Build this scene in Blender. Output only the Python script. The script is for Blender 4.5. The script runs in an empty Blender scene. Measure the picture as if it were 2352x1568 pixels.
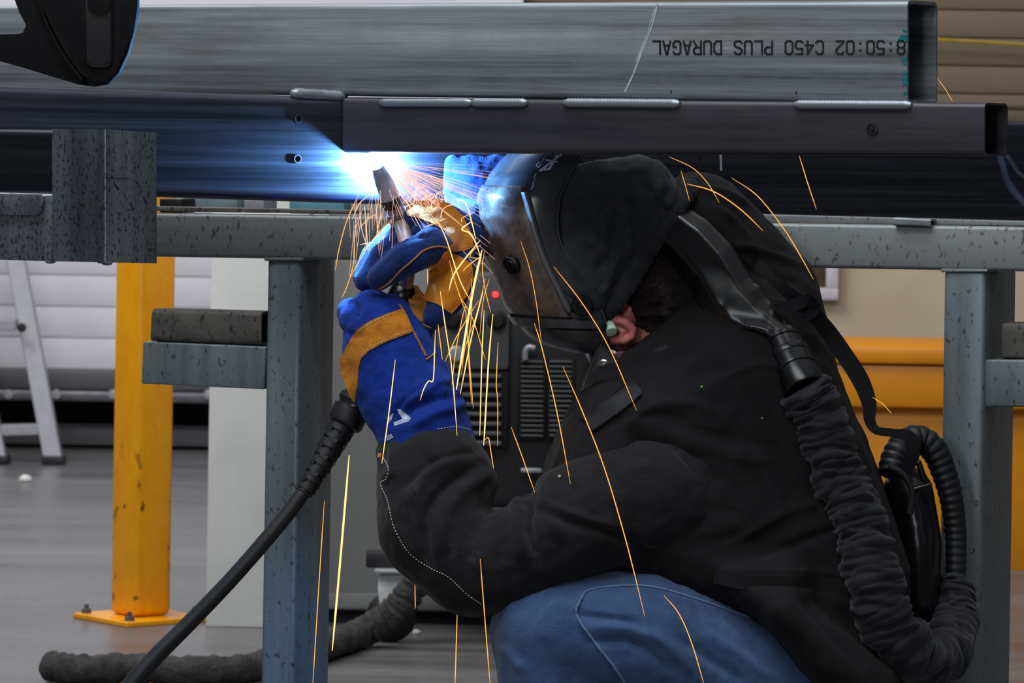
import bpy, bmesh, math, random
import numpy as np
from mathutils import Vector, Matrix, noise
from mathutils.bvhtree import BVHTree

sc = bpy.context.scene
COL = sc.collection

# ------------------------------------------------------------------ camera
F = 9578.0                      # focal length in pixels of the 2352 x 1568 frame
PPX, PPY = 1176.0, 300.0        # principal point
ROLL = 0.016
CAM_H = 1.13
cam_data = bpy.data.cameras.new('camera')
cam = bpy.data.objects.new('camera', cam_data)
COL.objects.link(cam)
cam_data.sensor_width = 36.0
cam_data.lens = F * 36.0 / 2352.0
cam_data.shift_x = 0.0
cam_data.shift_y = -(784.0 - PPY) / 2352.0
cam_data.clip_start, cam_data.clip_end = 0.1, 200
cam.matrix_world = Matrix.Translation((0, 0, CAM_H)) @ Matrix.Rotation(math.pi / 2, 4, 'X') @ Matrix.Rotation(ROLL, 4, 'Z')
cam_data.dof.use_dof = True
cam_data.dof.focus_distance = 5.9
cam_data.dof.aperture_fstop = 16.0
sc.camera = cam

# ------------------------------------------------------------------ world, lights, exposure
sc.view_settings.view_transform = 'Standard'
sc.view_settings.look = 'None'
sc.view_settings.gamma = 1.0
sc.view_settings.use_curve_mapping = False
sc.view_settings.exposure = -0.15
sc.cycles.use_denoising = True
sc.cycles.max_bounces = 8
sc.cycles.volume_bounces = 0
sc.cycles.sample_clamp_indirect = 4.0

wd = bpy.data.worlds.new('workshop_air')
sc.world = wd
wd.use_nodes = True
wt = wd.node_tree
bg = wt.nodes['Background']
tc = wt.nodes.new('ShaderNodeTexCoord')
sx = wt.nodes.new('ShaderNodeSeparateXYZ')
cr = wt.nodes.new('ShaderNodeValToRGB')
wt.links.new(tc.outputs['Generated'], sx.inputs[0])
mr = wt.nodes.new('ShaderNodeMapRange')
mr.inputs['From Min'].default_value = -0.3
mr.inputs['From Max'].default_value = 1.0
wt.links.new(sx.outputs['Z'], mr.inputs['Value'])
wt.links.new(mr.outputs[0], cr.inputs[0])
cr.color_ramp.elements[0].color = (0.010, 0.011, 0.013, 1)
cr.color_ramp.elements[1].color = (0.50, 0.53, 0.58, 1)
e = cr.color_ramp.elements.new(0.72); e.color = (0.10, 0.11, 0.13, 1)
e = cr.color_ramp.elements.new(0.28); e.color = (0.030, 0.034, 0.042, 1)
wt.links.new(cr.outputs[0], bg.inputs['Color'])
bg.inputs['Strength'].default_value = 1.0

def area(name, loc, target, size, power, color=(1, 1, 1), size_y=None):
    l = bpy.data.lights.new(name, 'AREA')
    l.energy = power; l.color = color; l.size = size
    if size_y:
        l.shape = 'RECTANGLE'; l.size_y = size_y
    o = bpy.data.objects.new(name, l); COL.objects.link(o)
    o.location = loc
    o.rotation_euler = (Vector(target) - Vector(loc)).to_track_quat('-Z', 'Y').to_euler()
    return o
area('ceiling_light', (-1.2, 3.4, 4.6), (0.0, 6.2, 0.9), 3.2, 125, (0.90, 0.95, 1.0), 1.6)
area('ceiling_light', (-2.4, 7.6, 4.8), (-0.6, 7.0, 0.6), 2.4, 34, (0.92, 0.96, 1.0), 1.2)
area('ceiling_light', (-2.6, 9.6, 5.0), (-2.0, 14.2, 0.4), 3.6, 270, (1.0, 0.99, 1.0), 2.0)
area('ceiling_light', (1.8, 8.4, 4.6), (2.0, 12.5, 0.6), 2.2, 36, (1.0, 0.94, 0.84), 1.2)

area('ceiling_light', (-0.5, 5.2, 4.4), (-0.3, 5.7, 1.0), 2.6, 75, (0.92, 0.96, 1.0), 0.5)  # added strip overhead, puts a highlight on the big tube's top corner
area('front_fill', (-1.7, -0.6, 2.0), (-0.2, 6.0, 1.1), 0.7, 55, (0.94, 0.97, 1.0), 0.9)  # added fill behind the camera, gives the bracket bend and tubes a sheen
area('side_light', (3.4, 2.6, 2.6), (0.0, 6.0, 0.9), 0.5, 3, (0.92, 0.96, 1.0), 2.2)  # added strip light, draws thin highlights along the steel corners

# ------------------------------------------------------------------ pixel <-> place
CR, SR = math.cos(ROLL), math.sin(ROLL)
DOFF = 0.0                      # extra distance for a whole group of pieces (the head sits a little further back)
def W(px, py, d):
    d = d + DOFF
    u, v = px - PPX, PPY - py
    return Vector(((u * CR - v * SR) / F * d, d, CAM_H + (u * SR + v * CR) / F * d))
def PXY(co):
    u, v = co[0] / co[1] * F, (co[2] - CAM_H) / co[1] * F
    return PPX + u * CR + v * SR, PPY - (-u * SR + v * CR)
def floor_d(px, py):
    u, v = px - PPX, PPY - py
    return -CAM_H * F / (u * SR + v * CR)
def S(px, d):                   # length of px pixels at distance d
    return px * d / F
CAMP = Vector((0, 0, CAM_H))

# ------------------------------------------------------------------ objects
def srgb(r, g, b):
    f = lambda c: c / 12.92 if c <= 0.04045 else ((c + 0.055) / 1.055) ** 2.4
    return (f(r / 255.0), f(g / 255.0), f(b / 255.0), 1.0)

def thing(name, label, cat, loc=(0, 0, 0), group=None):
    o = bpy.data.objects.new(name, None); COL.objects.link(o)
    o.location = loc; o.empty_display_size = 0.05
    o['label'] = label; o['category'] = cat
    if group: o['group'] = group
    return o
def tag(o, label, cat, group=None, kind=None):
    o['label'] = label; o['category'] = cat
    if group: o['group'] = group
    if kind: o['kind'] = kind
    return o
def origin_of(o):
    v = Vector(o.location)
    while o.parent:
        o = o.parent; v = v + Vector(o.location) if False else v
    return v
ORIG = {}
def link_mesh(name, me, mat=None, parent=None):
    o = bpy.data.objects.new(name, me); COL.objects.link(o)
    if mat is not None:
        for m in (mat if isinstance(mat, (list, tuple)) else [mat]):
            me.materials.append(m)
    if parent is not None:
        o.parent = parent
        if parent.type == 'EMPTY':
            o.matrix_parent_inverse = Matrix.Translation(-Vector(parent.location))
    return o
def obj(name, bm, mat=None, parent=None, smooth=True, sharp=35):
    bmesh.ops.recalc_face_normals(bm, faces=bm.faces)
    for f in bm.faces: f.smooth = smooth
    if smooth:
        lim = math.radians(sharp)
        for ed in bm.edges:
            if len(ed.link_faces) == 2 and ed.calc_face_angle(0) > lim: ed.smooth = False
    me = bpy.data.meshes.new(name); bm.to_mesh(me); bm.free()
    return link_mesh(name, me, mat, parent)
def struct(name, bm, mat, parent=None, **k):
    o = obj(name, bm, mat, parent, **k)
    o['kind'] = 'structure'
    return o

def hexa(bm, c, bevel=0.0, seg=2):
    """c: 8 corners, 0-3 front (TL,TR,BR,BL), 4-7 back."""
    v = [bm.verts.new(p) for p in c]
    fs = [bm.faces.new([v[i] for i in q]) for q in ((3, 2, 1, 0), (4, 5, 6, 7), (0, 1, 5, 4), (1, 2, 6, 5), (2, 3, 7, 6), (3, 0, 4, 7))]
    if bevel > 0:
        es = list({e for f in fs for e in f.edges})
        bmesh.ops.bevel(bm, geom=es, offset=bevel, segments=seg, profile=0.5, affect='EDGES', clamp_overlap=True)
    return v
def box(bm, x0, x1, y0, y1, z0, z1, bevel=0.0, seg=2, rot=None):
    c = [(x0, y0, z1), (x1, y0, z1), (x1, y0, z0), (x0, y0, z0), (x0, y1, z1), (x1, y1, z1), (x1, y1, z0), (x0, y1, z0)]
    c = [Vector(p) for p in c]
    if rot:
        piv, ang = rot
        M = Matrix.Rotation(ang, 3, 'Z')
        c = [piv + M @ (p - piv) for p in c]
    b2 = bmesh.new(); hexa(b2, c, bevel, seg)
    me = bpy.data.meshes.new('t'); b2.to_mesh(me); b2.free(); bm.from_mesh(me); bpy.data.meshes.remove(me)
def pbox(bm, x0, y0, x1, y1, d, thick, bevel=0.0, rot=0.0):
    """upright box whose front shows over the pixel rectangle at distance d"""
    xm, ym = (x0 + x1) / 2, (y0 + y1) / 2
    X0, X1 = W(x0, ym, d).x, W(x1, ym, d).x
    Z1, Z0 = W(xm, y0, d).z, W(xm, y1, d).z
    r = (Vector(((X0 + X1) / 2, d, 0)), rot) if rot else None
    box(bm, X0, X1, d, d + thick, Z0, Z1, bevel, 2, r)
    return X0, X1, Z0, Z1
def tube(bm, pts, rad, sides=12, caps=True, squash=None):
    """pts: world points, rad: number or list"""
    n = len(pts); pts = [Vector(p) for p in pts]
    rs = rad if isinstance(rad, (list, tuple)) else [rad] * n
    prev = None; rings = []
    for i, p in enumerate(pts):
        t = (pts[min(i + 1, n - 1)] - pts[max(i - 1, 0)]).normalized()
        if prev is None:
            a = t.orthogonal().normalized()
        else:
            a = (prev - t * prev.dot(t))
            a = a.normalized() if a.length > 1e-9 else t.orthogonal().normalized()
        prev = a; b = t.cross(a)
        rings.append([bm.verts.new(p + (a * math.cos(q) + b * math.sin(q)) * rs[i]) for q in [2 * math.pi * k / sides for k in range(sides)]])
    for r0, r1 in zip(rings, rings[1:]):
        for k in range(sides):
            bm.faces.new((r0[k], r0[(k + 1) % sides], r1[(k + 1) % sides], r1[k]))
    if caps:
        bm.faces.new(rings[0][::-1]); bm.faces.new(rings[-1])
    return rings
def smooth_path(pts, n=8):
    """Catmull-Rom through control tuples of any dimension"""
    P = [np.array(p, float) for p in pts]
    P = [2 * P[0] - P[1]] + P + [2 * P[-1] - P[-2]]
    out = []
    for i in range(1, len(P) - 2):
        for k in range(n):
            t = k / n
            out.append(0.5 * ((2 * P[i]) + (-P[i - 1] + P[i + 1]) * t + (2 * P[i - 1] - 5 * P[i] + 4 * P[i + 1] - P[i + 2]) * t * t + (-P[i - 1] + 3 * P[i] - 3 * P[i + 1] + P[i + 2]) * t ** 3))
    out.append(P[-2])
    return out
def lathe(bm, prof, origin, axis, sides=32):
    """prof: (radius, along) list; revolve about axis from origin"""
    axis = Vector(axis).normalized(); a = axis.orthogonal().normalized(); b = axis.cross(a)
    rings = []
    for r, h in prof:
        c = Vector(origin) + axis * h
        rings.append([bm.verts.new(c + (a * math.cos(q) + b * math.sin(q)) * max(r, 1e-5)) for q in [2 * math.pi * k / sides for k in range(sides)]])
    for r0, r1 in zip(rings, rings[1:]):
        for k in range(sides):
            bm.faces.new((r0[k], r0[(k + 1) % sides], r1[(k + 1) % sides], r1[k]))
    bm.faces.new(rings[0][::-1]); bm.faces.new(rings[-1])
def prism(bm, poly, d, thick, bevel=0.0, dfun=None, seg=2):
    """pixel outline extruded away from the camera side: front at d, real thickness"""
    fr, bk = [], []
    for x, y in poly:
        dd = dfun(x, y) if dfun else d
        p = W(x, y, dd)
        fr.append(bm.verts.new(p)); bk.append(bm.verts.new(p + Vector((0, thick, 0))))
    n = len(poly)
    f0 = bm.faces.new(fr); f1 = bm.faces.new(bk[::-1])
    for i in range(n):
        bm.faces.new((fr[i], bk[i], bk[(i + 1) % n], fr[(i + 1) % n]))
    if bevel:
        es = list(f0.edges) + list(f1.edges)
        bmesh.ops.bevel(bm, geom=es, offset=bevel, segments=seg, profile=0.5, affect='EDGES', clamp_overlap=True)

# ------------------------------------------------------------------ materials
def new_mat(name):
    m = bpy.data.materials.new(name); m.use_nodes = True
    return m, m.node_tree, m.node_tree.nodes['Principled BSDF']
def node(t, kind, **kw):
    n = t.nodes.new(kind)
    for k, v in kw.items():
        if hasattr(n, k): setattr(n, k, v)
        else: n.inputs[k.replace('_', ' ')].default_value = v
    return n
def coords(t, scale=(1, 1, 1), rotz=0.0, rot=None):
    a = t.nodes.new('ShaderNodeTexCoord'); m = t.nodes.new('ShaderNodeMapping')
    m.vector_type = 'POINT'
    r = t.nodes.new('ShaderNodeVectorRotate'); r.rotation_type = 'EULER_XYZ'
    r.inputs['Rotation'].default_value = rot or (0, 0, rotz)
    t.links.new(a.outputs['Object'], r.inputs['Vector'])
    t.links.new(r.outputs[0], m.inputs['Vector'])
    m.inputs['Scale'].default_value = scale
    return m
def noise_fac(t, scale_vec, scale=1.0, detail=4.0, rough=0.6, lo=0.35, hi=0.65, rotz=0.0, dist=0.0, rot=None):
    c = coords(t, scale_vec, rotz, rot)
    n = t.nodes.new('ShaderNodeTexNoise'); n.inputs['Scale'].default_value = scale
    n.inputs['Detail'].default_value = detail; n.inputs['Roughness'].default_value = rough
    n.inputs['Distortion'].default_value = dist
    t.links.new(c.outputs[0], n.inputs['Vector'])
    r = t.nodes.new('ShaderNodeMapRange'); r.inputs['From Min'].default_value = lo; r.inputs['From Max'].default_value = hi
    t.links.new(n.outputs['Fac'], r.inputs['Value'])
    return r.outputs[0]
def mix(t, fac, a, b, mode='MIX'):
    m = t.nodes.new('ShaderNodeMix'); m.data_type = 'RGBA'; m.blend_type = mode
    for sock, v in ((m.inputs[0], fac), (m.inputs[6], a), (m.inputs[7], b)):
        if hasattr(v, 'is_output') or isinstance(v, bpy.types.NodeSocket): t.links.new(v, sock)
        else: sock.default_value = v
    return m.outputs[2]
def mul(t, a, k):
    m = t.nodes.new('ShaderNodeMath'); m.operation = 'MULTIPLY'
    t.links.new(a, m.inputs[0]); m.inputs[1].default_value = k
    return m.outputs[0]
def bump(t, bs, fac, strength, dist=0.002):
    b = t.nodes.new('ShaderNodeBump'); b.inputs['Strength'].default_value = strength; b.inputs['Distance'].default_value = dist
    t.links.new(fac, b.inputs['Height']); t.links.new(b.outputs[0], bs.inputs['Normal'])
def plain(name, col, rough=0.6, metal=0.0, spec=0.5, mottle=0.12, mscale=30.0, bumpk=0.0, coat=0.0):
    m, t, bs = new_mat(name)
    k = noise_fac(t, (1, 1, 1), mscale, 5, 0.65, 0.3, 0.7)
    dark = tuple(c * (1 - mottle * 2) for c in col[:3]) + (1,)
    lite = tuple(min(1, c * (1 + mottle)) for c in col[:3]) + (1,)
    t.links.new(mix(t, k, dark, lite), bs.inputs['Base Color'])
    bs.inputs['Roughness'].default_value = rough; bs.inputs['Metallic'].default_value = metal
    bs.inputs['Specular IOR Level'].default_value = spec
    if coat: bs.inputs['Coat Weight'].default_value = coat; bs.inputs['Coat Roughness'].default_value = 0.15
    if bumpk: bump(t, bs, k, bumpk)
    return m
def steel(name, c1, c2, metal=0.8, rough=0.4, rotz=0.0, vertical=False, streak=55.0, speck=None, stain=None, rvar=0.2, rot=None, bumpk=0.15):
    m, t, bs = new_mat(name)
    sv = (streak, streak, 0.8) if vertical else (0.8, streak, streak)
    k = noise_fac(t, sv, 1.0, 6, 0.7, 0.3, 0.7, rotz, rot=rot)
    k2 = noise_fac(t, (1, 1, 1), 14.0, 5, 0.7, 0.35, 0.65)
    col = mix(t, k, c1, c2)
    mid = tuple((a + b) / 2 for a, b in zip(c1, c2))
    col = mix(t, mul(t, k2, 0.45), col, mid)
    if speck:
        sp = noise_fac(t, (1, 1, 0.55), speck[1], 3, 0.6, speck[2], speck[2] + 0.08)
        col = mix(t, mul(t, sp, 0.8), col, speck[0])
    if stain:
        st = noise_fac(t, (0.4, 2.0, 2.5), stain[1], 5, 0.65, stain[2], stain[2] + 0.2, rotz)
        col = mix(t, mul(t, st, 0.6), col, stain[0])
    t.links.new(col, bs.inputs['Base Color'])
    bs.inputs['Metallic'].default_value = metal
    r = t.nodes.new('ShaderNodeMapRange'); r.inputs['To Min'].default_value = rough - rvar / 2; r.inputs['To Max'].default_value = rough + rvar / 2
    t.links.new(k, r.inputs['Value']); t.links.new(r.outputs[0], bs.inputs['Roughness'])
    if bumpk: bump(t, bs, k, bumpk, 0.001)
    return m
def glow(name, col, strength):
    m, t, bs = new_mat(name)
    bs.inputs['Base Color'].default_value = (0, 0, 0, 1)
    bs.inputs['Emission Color'].default_value = col
    bs.inputs['Emission Strength'].default_value = strength
    return m

YAW = math.radians(32)
M_galv = steel('galvanised_tube', srgb(58, 64, 70), srgb(178, 184, 188), 0.40, 0.38, YAW, streak=40, stain=(srgb(92, 82, 70), 5.0, 0.55))
M_black_steel = steel('mill_scale_tube', srgb(44, 44, 50), srgb(86, 84, 90), 0.4, 0.42, YAW, streak=14, stain=(srgb(74, 48, 36), 9.0, 0.62))
M_big = steel('cold_rolled_tube', srgb(34, 36, 42), srgb(98, 101, 112), 0.8, 0.28, math.radians(-33), streak=60, rvar=0.16)
M_bench = steel('bench_steel', srgb(92, 102, 108), srgb(138, 148, 152), 0.35, 0.46, 0.3, vertical=True, streak=26, speck=(srgb(52, 44, 40), 130.0, 0.60))
M_rail = steel('bench_rail_steel', srgb(104, 110, 112), srgb(142, 146, 146), 0.3, 0.46, 0.3, streak=12, speck=(srgb(70, 56, 48), 130.0, 0.59))
M_bracket = steel('bracket_steel', srgb(64, 72, 80), srgb(150, 158, 164), 0.6, 0.36, YAW, vertical=True, streak=26, speck=(srgb(34, 36, 40), 260.0, 0.55))
M_dark_tube = steel('dark_tube', srgb(22, 26, 30), srgb(58, 64, 70), 0.7, 0.38, YAW, streak=40)
M_offcut = steel('offcut_steel', srgb(70, 68, 64), srgb(122, 118, 110), 0.25, 0.6, 0.0, streak=30, speck=(srgb(44, 38, 32), 130.0, 0.56))
M_weld = steel('weld_metal', srgb(104, 110, 116), srgb(168, 174, 180), 0.5, 0.38, YAW, streak=60, stain=(srgb(110, 60, 30), 40.0, 0.62))
M_ink = plain('marking_ink', srgb(14, 14, 22), 0.7)
M_chalk = plain('scratch_metal', srgb(196, 202, 212), 0.5, 0.4)
M_teal = plain('teal_paint', srgb(10, 110, 112), 0.5)
M_hole = plain('bolt_dark', srgb(10, 10, 12), 0.6)
M_black_plastic = plain('black_plastic', srgb(16, 16, 18), 0.38, spec=0.5, mottle=0.2, mscale=60)
M_rubber = plain('black_rubber', srgb(24, 25, 28), 0.5, spec=0.5, mottle=0.2, mscale=80)
M_chrome = plain('bright_steel', srgb(170, 172, 176), 0.22, 1.0, mottle=0.15, mscale=60)
M_yellow = plain('yellow_paint', srgb(226, 142, 0), 0.42, mottle=0.05, mscale=12)
M_white_wall = plain('white_panel', srgb(214, 212, 218), 0.55, mottle=0.02, mscale=3)
M_beige0 = plain('beige_wall', srgb(206, 182, 148), 0.8, mottle=0.06, mscale=2.5)
M_brown_wall = plain('brown_ribbed_panel', srgb(112, 98, 80), 0.7, mottle=0.05, mscale=3)
M_grey_paint = plain('grey_paint', srgb(132, 132, 130), 0.5, mottle=0.03, mscale=3)
M_dark_grey = plain('dark_grey_paint', srgb(84, 84, 88), 0.5, mottle=0.06, mscale=6)
M_black_gap = plain('shade_and_base_black', srgb(8, 8, 9), 0.9)
M_cream = plain('cream_paint', srgb(226, 226, 218), 0.55, mottle=0.04, mscale=7)
M_alu = plain('aluminium', srgb(164, 164, 170), 0.45, 0.4, mottle=0.05)
# ================================================================== the setting
# floor: polished workshop concrete
m, t, bs = new_mat('polished_concrete')
k = noise_fac(t, (0.5, 2.2, 1), 1.3, 6, 0.65, 0.3, 0.7)
k2 = noise_fac(t, (1, 1, 1), 22, 4, 0.7, 0.3, 0.7)
t.links.new(mix(t, mul(t, k2, 0.35), mix(t, k, srgb(76, 75, 75), srgb(122, 121, 122)), srgb(62, 60, 60)), bs.inputs['Base Color'])
rr = t.nodes.new('ShaderNodeMapRange'); rr.inputs['To Min'].default_value = 0.24; rr.inputs['To Max'].default_value = 0.42
t.links.new(k, rr.inputs['Value']); t.links.new(rr.outputs[0], bs.inputs['Roughness'])
bm = bmesh.new(); box(bm, -9, 9, 2.0, 16.2, -0.10, 0.0)
struct('floor', bm, m)

D_WL = floor_d(100, 1034)            # panelled building on the left
D_WR = 12.6
XM = W(1120, 800, D_WL).x
# white slatted wall, a raised cabin: slats, sill beam, dark gap, skid
bm = bmesh.new()
zb = W(100, 845, D_WL).z
step = S(72, D_WL)
z = zb; i = 0
while z < 6.0:
    box(bm, -9, XM, D_WL, D_WL + 0.10, z, z + step - 0.004, 0.0015)
    z += step; i += 1
box(bm, -9, XM, D_WL + 0.012, D_WL + 0.2, zb, 6.0)
struct('wall_left', bm, M_white_wall)
bm = bmesh.new()
za, zc = W(100, 893, D_WL).z, W(100, 845, D_WL).z
box(bm, -9, XM, D_WL - 0.02, D_WL + 0.2, za, zc, 0.01)
sill = struct('trim_1', bm, M_dark_grey)
bm = bmesh.new()
zd = W(100, 918, D_WL).z
box(bm, -9, XM, D_WL - 0.05, D_WL + 0.15, zd, za - 0.002, 0.008)
rail_b = struct('trim_2', bm, plain('sill_rail', srgb(112, 112, 118), 0.35, 0.6))
bm = bmesh.new()
for px in (20, 130, 260, 480, 600):
    p = W(px, 905, D_WL - 0.05)
    lathe(bm, [(0.0, 0.0), (0.018, 0.0), (0.016, 0.012), (0.0, 0.014)], p, (0, -1, 0), 12)
obj('bolt', bm, M_alu, rail_b)
bm = bmesh.new()
box(bm, -9, XM, D_WL + 0.35, D_WL + 0.4, 0.0, zd)  # near-black sheet stands in for the shade under the cabin
struct('wall_left_recess', bm, M_black_gap)
bm = bmesh.new()
box(bm, -9, XM, D_WL + 0.10, D_WL + 0.30, W(100, 1026, D_WL).z, W(100, 985, D_WL).z, 0.01)
struct('baseboard_left', bm, M_dark_grey)
# beige wall on the right with the ribbed upper panelling
bm = bmesh.new()
zr = W(2250, 470, D_WR).z
box(bm, XM, 9, D_WR, D_WR + 0.2, 0.0, zr)
struct('wall_right', bm, None)
m, t, bs = new_mat('stained_beige_wall')
k = noise_fac(t, (1, 1, 1), 2.0, 5, 0.6, 0.3, 0.7)
st = noise_fac(t, (7, 7, 1.6), 1.0, 5, 0.7, 0.60, 0.72)
t.links.new(mix(t, mul(t, st, 0.45), mix(t, k, srgb(190, 170, 144), srgb(206, 188, 164)), srgb(110, 98, 84)), bs.inputs['Base Color'])
bs.inputs['Roughness'].default_value = 0.85
bpy.data.objects['wall_right'].data.materials.append(m)
bm = bmesh.new()
z = zr; st_ = S(64, D_WR)
while z < 6.0:
    box(bm, XM, 9, D_WR - 0.02, D_WR + 0.18, z, z + st_ - 0.004, 0.003)
    z += st_
box(bm, XM, 9, D_WR - 0.005, D_WR + 0.18, zr, 6.0)
struct('wall_right_upper', bm, M_brown_wall)
bm = bmesh.new()
box(bm, XM - 0.1, XM + 0.1, D_WR - 0.06, D_WL + 0.2, 0.0, 6.0)
struct('wall_corner', bm, M_white_wall)
# white window frame on the beige wall
fr = thing('window', 'white framed window pane set in the beige wall behind the welder\'s shoulder', 'window', W(1870, 640, D_WR))
fr['kind'] = 'structure'; fr.name = 'window_1'
bm = bmesh.new()
X0, X1 = W(1760, 640, D_WR).x, W(1924, 640, D_WR).x
Z0, Z1 = W(1890, 688, D_WR).z, W(1890, 560, D_WR).z
bw = S(28, D_WR)
for a in ((X0, X1, Z0, Z0 + bw), (X0, X1, Z1 - bw, Z1), (X0, X0 + bw, Z0 + bw, Z1 - bw), (X1 - bw, X1, Z0 + bw, Z1 - bw)):
    box(bm, a[0], a[1], D_WR - 0.04, D_WR - 0.001, a[2], a[3], 0.004)
o = obj('frame', bm, plain('white_frame', srgb(214, 208, 216), 0.5), fr)
bm = bmesh.new(); box(bm, X0 + bw, X1 - bw, D_WR - 0.02, D_WR - 0.006, Z0 + bw, Z1 - bw)
obj('pane', bm, plain('dim_glass', srgb(84, 72, 58), 0.12, mottle=0.3, mscale=4), fr)

# ================================================================== background things
# yellow bollard
DB = floor_d(320, 1430)
pc = W(322, 1420, DB + 0.06)
cx, cy = pc.x, pc.y
bol = thing('safety_bollard', 'yellow square steel bollard with scuffed foot bolted to the floor', 'bollard', (cx, cy, 0))
m, t, bs = new_mat('scuffed_yellow_paint')
k = noise_fac(t, (1, 1, 0.5), 20, 5, 0.7, 0.3, 0.7)
sp = noise_fac(t, (1, 1, 0.55), 26, 3, 0.6, 0.62, 0.68)
hz = t.nodes.new('ShaderNodeTexCoord'); sz = t.nodes.new('ShaderNodeSeparateXYZ'); t.links.new(hz.outputs['Object'], sz.inputs[0])
mh = t.nodes.new('ShaderNodeMapRange'); mh.inputs['From Min'].default_value = 0.50; mh.inputs['From Max'].default_value = 0.28
t.links.new(sz.outputs['Z'], mh.inputs['Value'])
mm = t.nodes.new('ShaderNodeMath'); mm.operation = 'MULTIPLY'; t.links.new(sp, mm.inputs[0]); t.links.new(mh.outputs[0], mm.inputs[1])
t.links.new(mix(t, mul(t, mm.outputs[0], 0.9), mix(t, k, srgb(232, 150, 0), srgb(246, 170, 6)), srgb(50, 36, 16)), bs.inputs['Base Color'])
bs.inputs['Roughness'].default_value = 0.35
M_scuff = m
s = S(107, DB) / 2
rot = (Vector((cx, cy, 0)), math.radians(39))
bm = bmesh.new(); box(bm, cx - s, cx + s, cy - s, cy + s, 0.012, 1.02, 0.018, 4, rot)
obj('post', bm, M_scuff, bol)
s2 = S(112, DB)
bm = bmesh.new(); box(bm, cx - s2, cx + s2, cy - s2, cy + s2, 0.0, 0.012, 0.002, 1, rot)
obj('base_plate', bm, M_scuff, bol)
for dx, dy in ((-1, -1), (1, -1), (1, 1), (-1, 1)):
    p = Vector((cx, cy, 0.012)) + Matrix.Rotation(rot[1], 3, 'Z') @ Vector((dx * s2 * 0.8, dy * s2 * 0.8, 0))
    bm = bmesh.new(); lathe(bm, [(0.0, 0), (0.012, 0), (0.012, 0.009), (0.006, 0.010), (0.006, 0.02), (0, 0.021)], p, (0, 0, 1), 6)
    obj('anchor_bolt', bm, M_dark_grey, bol)

# white column
DC = floor_d(530, 1440)
X0, X1 = W(476, 1200, DC).x, W(700, 1200, DC).x
bm = bmesh.new(); box(bm, X0, X1, DC, DC + 0.2, 0.0, 1.02, 0.004)
tag(obj('white_board', bm, M_cream, None), 'tall off-white scuffed board standing on the floor behind the bench leg', 'board')

# step ladder
DL = floor_d(120, 1066)
lad = thing('step_ladder', 'aluminium step ladder standing open at the far left by the white wall', 'ladder', W(40, 1066, DL))
def bar(bm, a, b, w, th, bevel=0.003):
    a, b = Vector(a), Vector(b); ax = (b - a).normalized()
    side = Vector((ax.z, 0, -ax.x)).normalized(); dep = ax.cross(side).normalized()
    c = []
    for q in (-1, 1):
        pass
    c = [b - side * w / 2 - dep * th / 2, b + side * w / 2 - dep * th / 2, a + side * w / 2 - dep * th / 2, a - side * w / 2 - dep * th / 2,
         b - side * w / 2 + dep * th / 2, b + side * w / 2 + dep * th / 2, a + side * w / 2 + dep * th / 2, a - side * w / 2 + dep * th / 2]
    b2 = bmesh.new(); hexa(b2, c, bevel, 1)
    me = bpy.data.meshes.new('t'); b2.to_mesh(me); b2.free(); bm.from_mesh(me); bpy.data.meshes.remove(me)
lw = S(42, DL)
for (xa, ya, da, xb, yb, db) in ((124, 1060, DL, -8, 560, DL + 0.16), (-4, 1066, DL - 0.02, -150, 560, DL + 0.16), (-90, 1052, DL + 0.42, -130, 560, DL + 0.2)):
    bm = bmesh.new(); pa = W(xa, ya, da); pa.z = 0.01
    pb = W(xb, yb, db); pb.z = 1.0
    bar(bm, pa, pb, lw, 0.05); obj('stile', bm, M_alu, lad)
    bm = bmesh.new(); box(bm, pa.x - lw * .6, pa.x + lw * .6, pa.y - 0.04, pa.y + 0.04, 0.0, 0.03, 0.004); obj('rubber_foot', bm, M_rubber, lad)
for yy, xr in ((985, 102), (745, 38)):
    bm = bmesh.new()
    a, b = W(xr, yy, DL + 0.03), W(xr - 150, yy + 4, DL + 0.03)
    bar(bm, a, b, S(24, DL), 0.07); obj('tread', bm, M_alu, lad)
bm = bmesh.new(); lathe(bm, [(0, 0), (0.016, 0), (0.014, 0.01), (0, 0.012)], W(50, 752, DL - 0.02), (0, -1, 0), 10); obj('rivet', bm, M_hole, lad)

# grey cabinet and the welding machine on its trolley
DG = floor_d(830, 1432)
bm = bmesh.new()
X0, X1 = W(745, 1100, DG).x, W(1250, 1100, DG).x
box(bm, X0, X1, DG, DG + 0.35, 0.03, 1.0, 0.006)
cab = thing('steel_cabinet', 'plain grey steel cabinet behind the hanging sparks and the bench leg', 'cabinet', ((X0 + X1) / 2, DG, 0))
obj('carcass', bm, M_grey_paint, cab)
bm = bmesh.new(); box(bm, X0 + 0.01, X1 - 0.01, DG + 0.02, DG + 0.33, 0.0, 0.03); obj('plinth', bm, M_black_gap, cab)
bm = bmesh.new(); zz = W(850, 1362, DG).z
box(bm, X0 + 0.003, X1 - 0.003, DG - 0.004, DG + 0.001, 0.035, zz, 0.001); obj('kick_panel', bm, M_grey_paint, cab)

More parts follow.
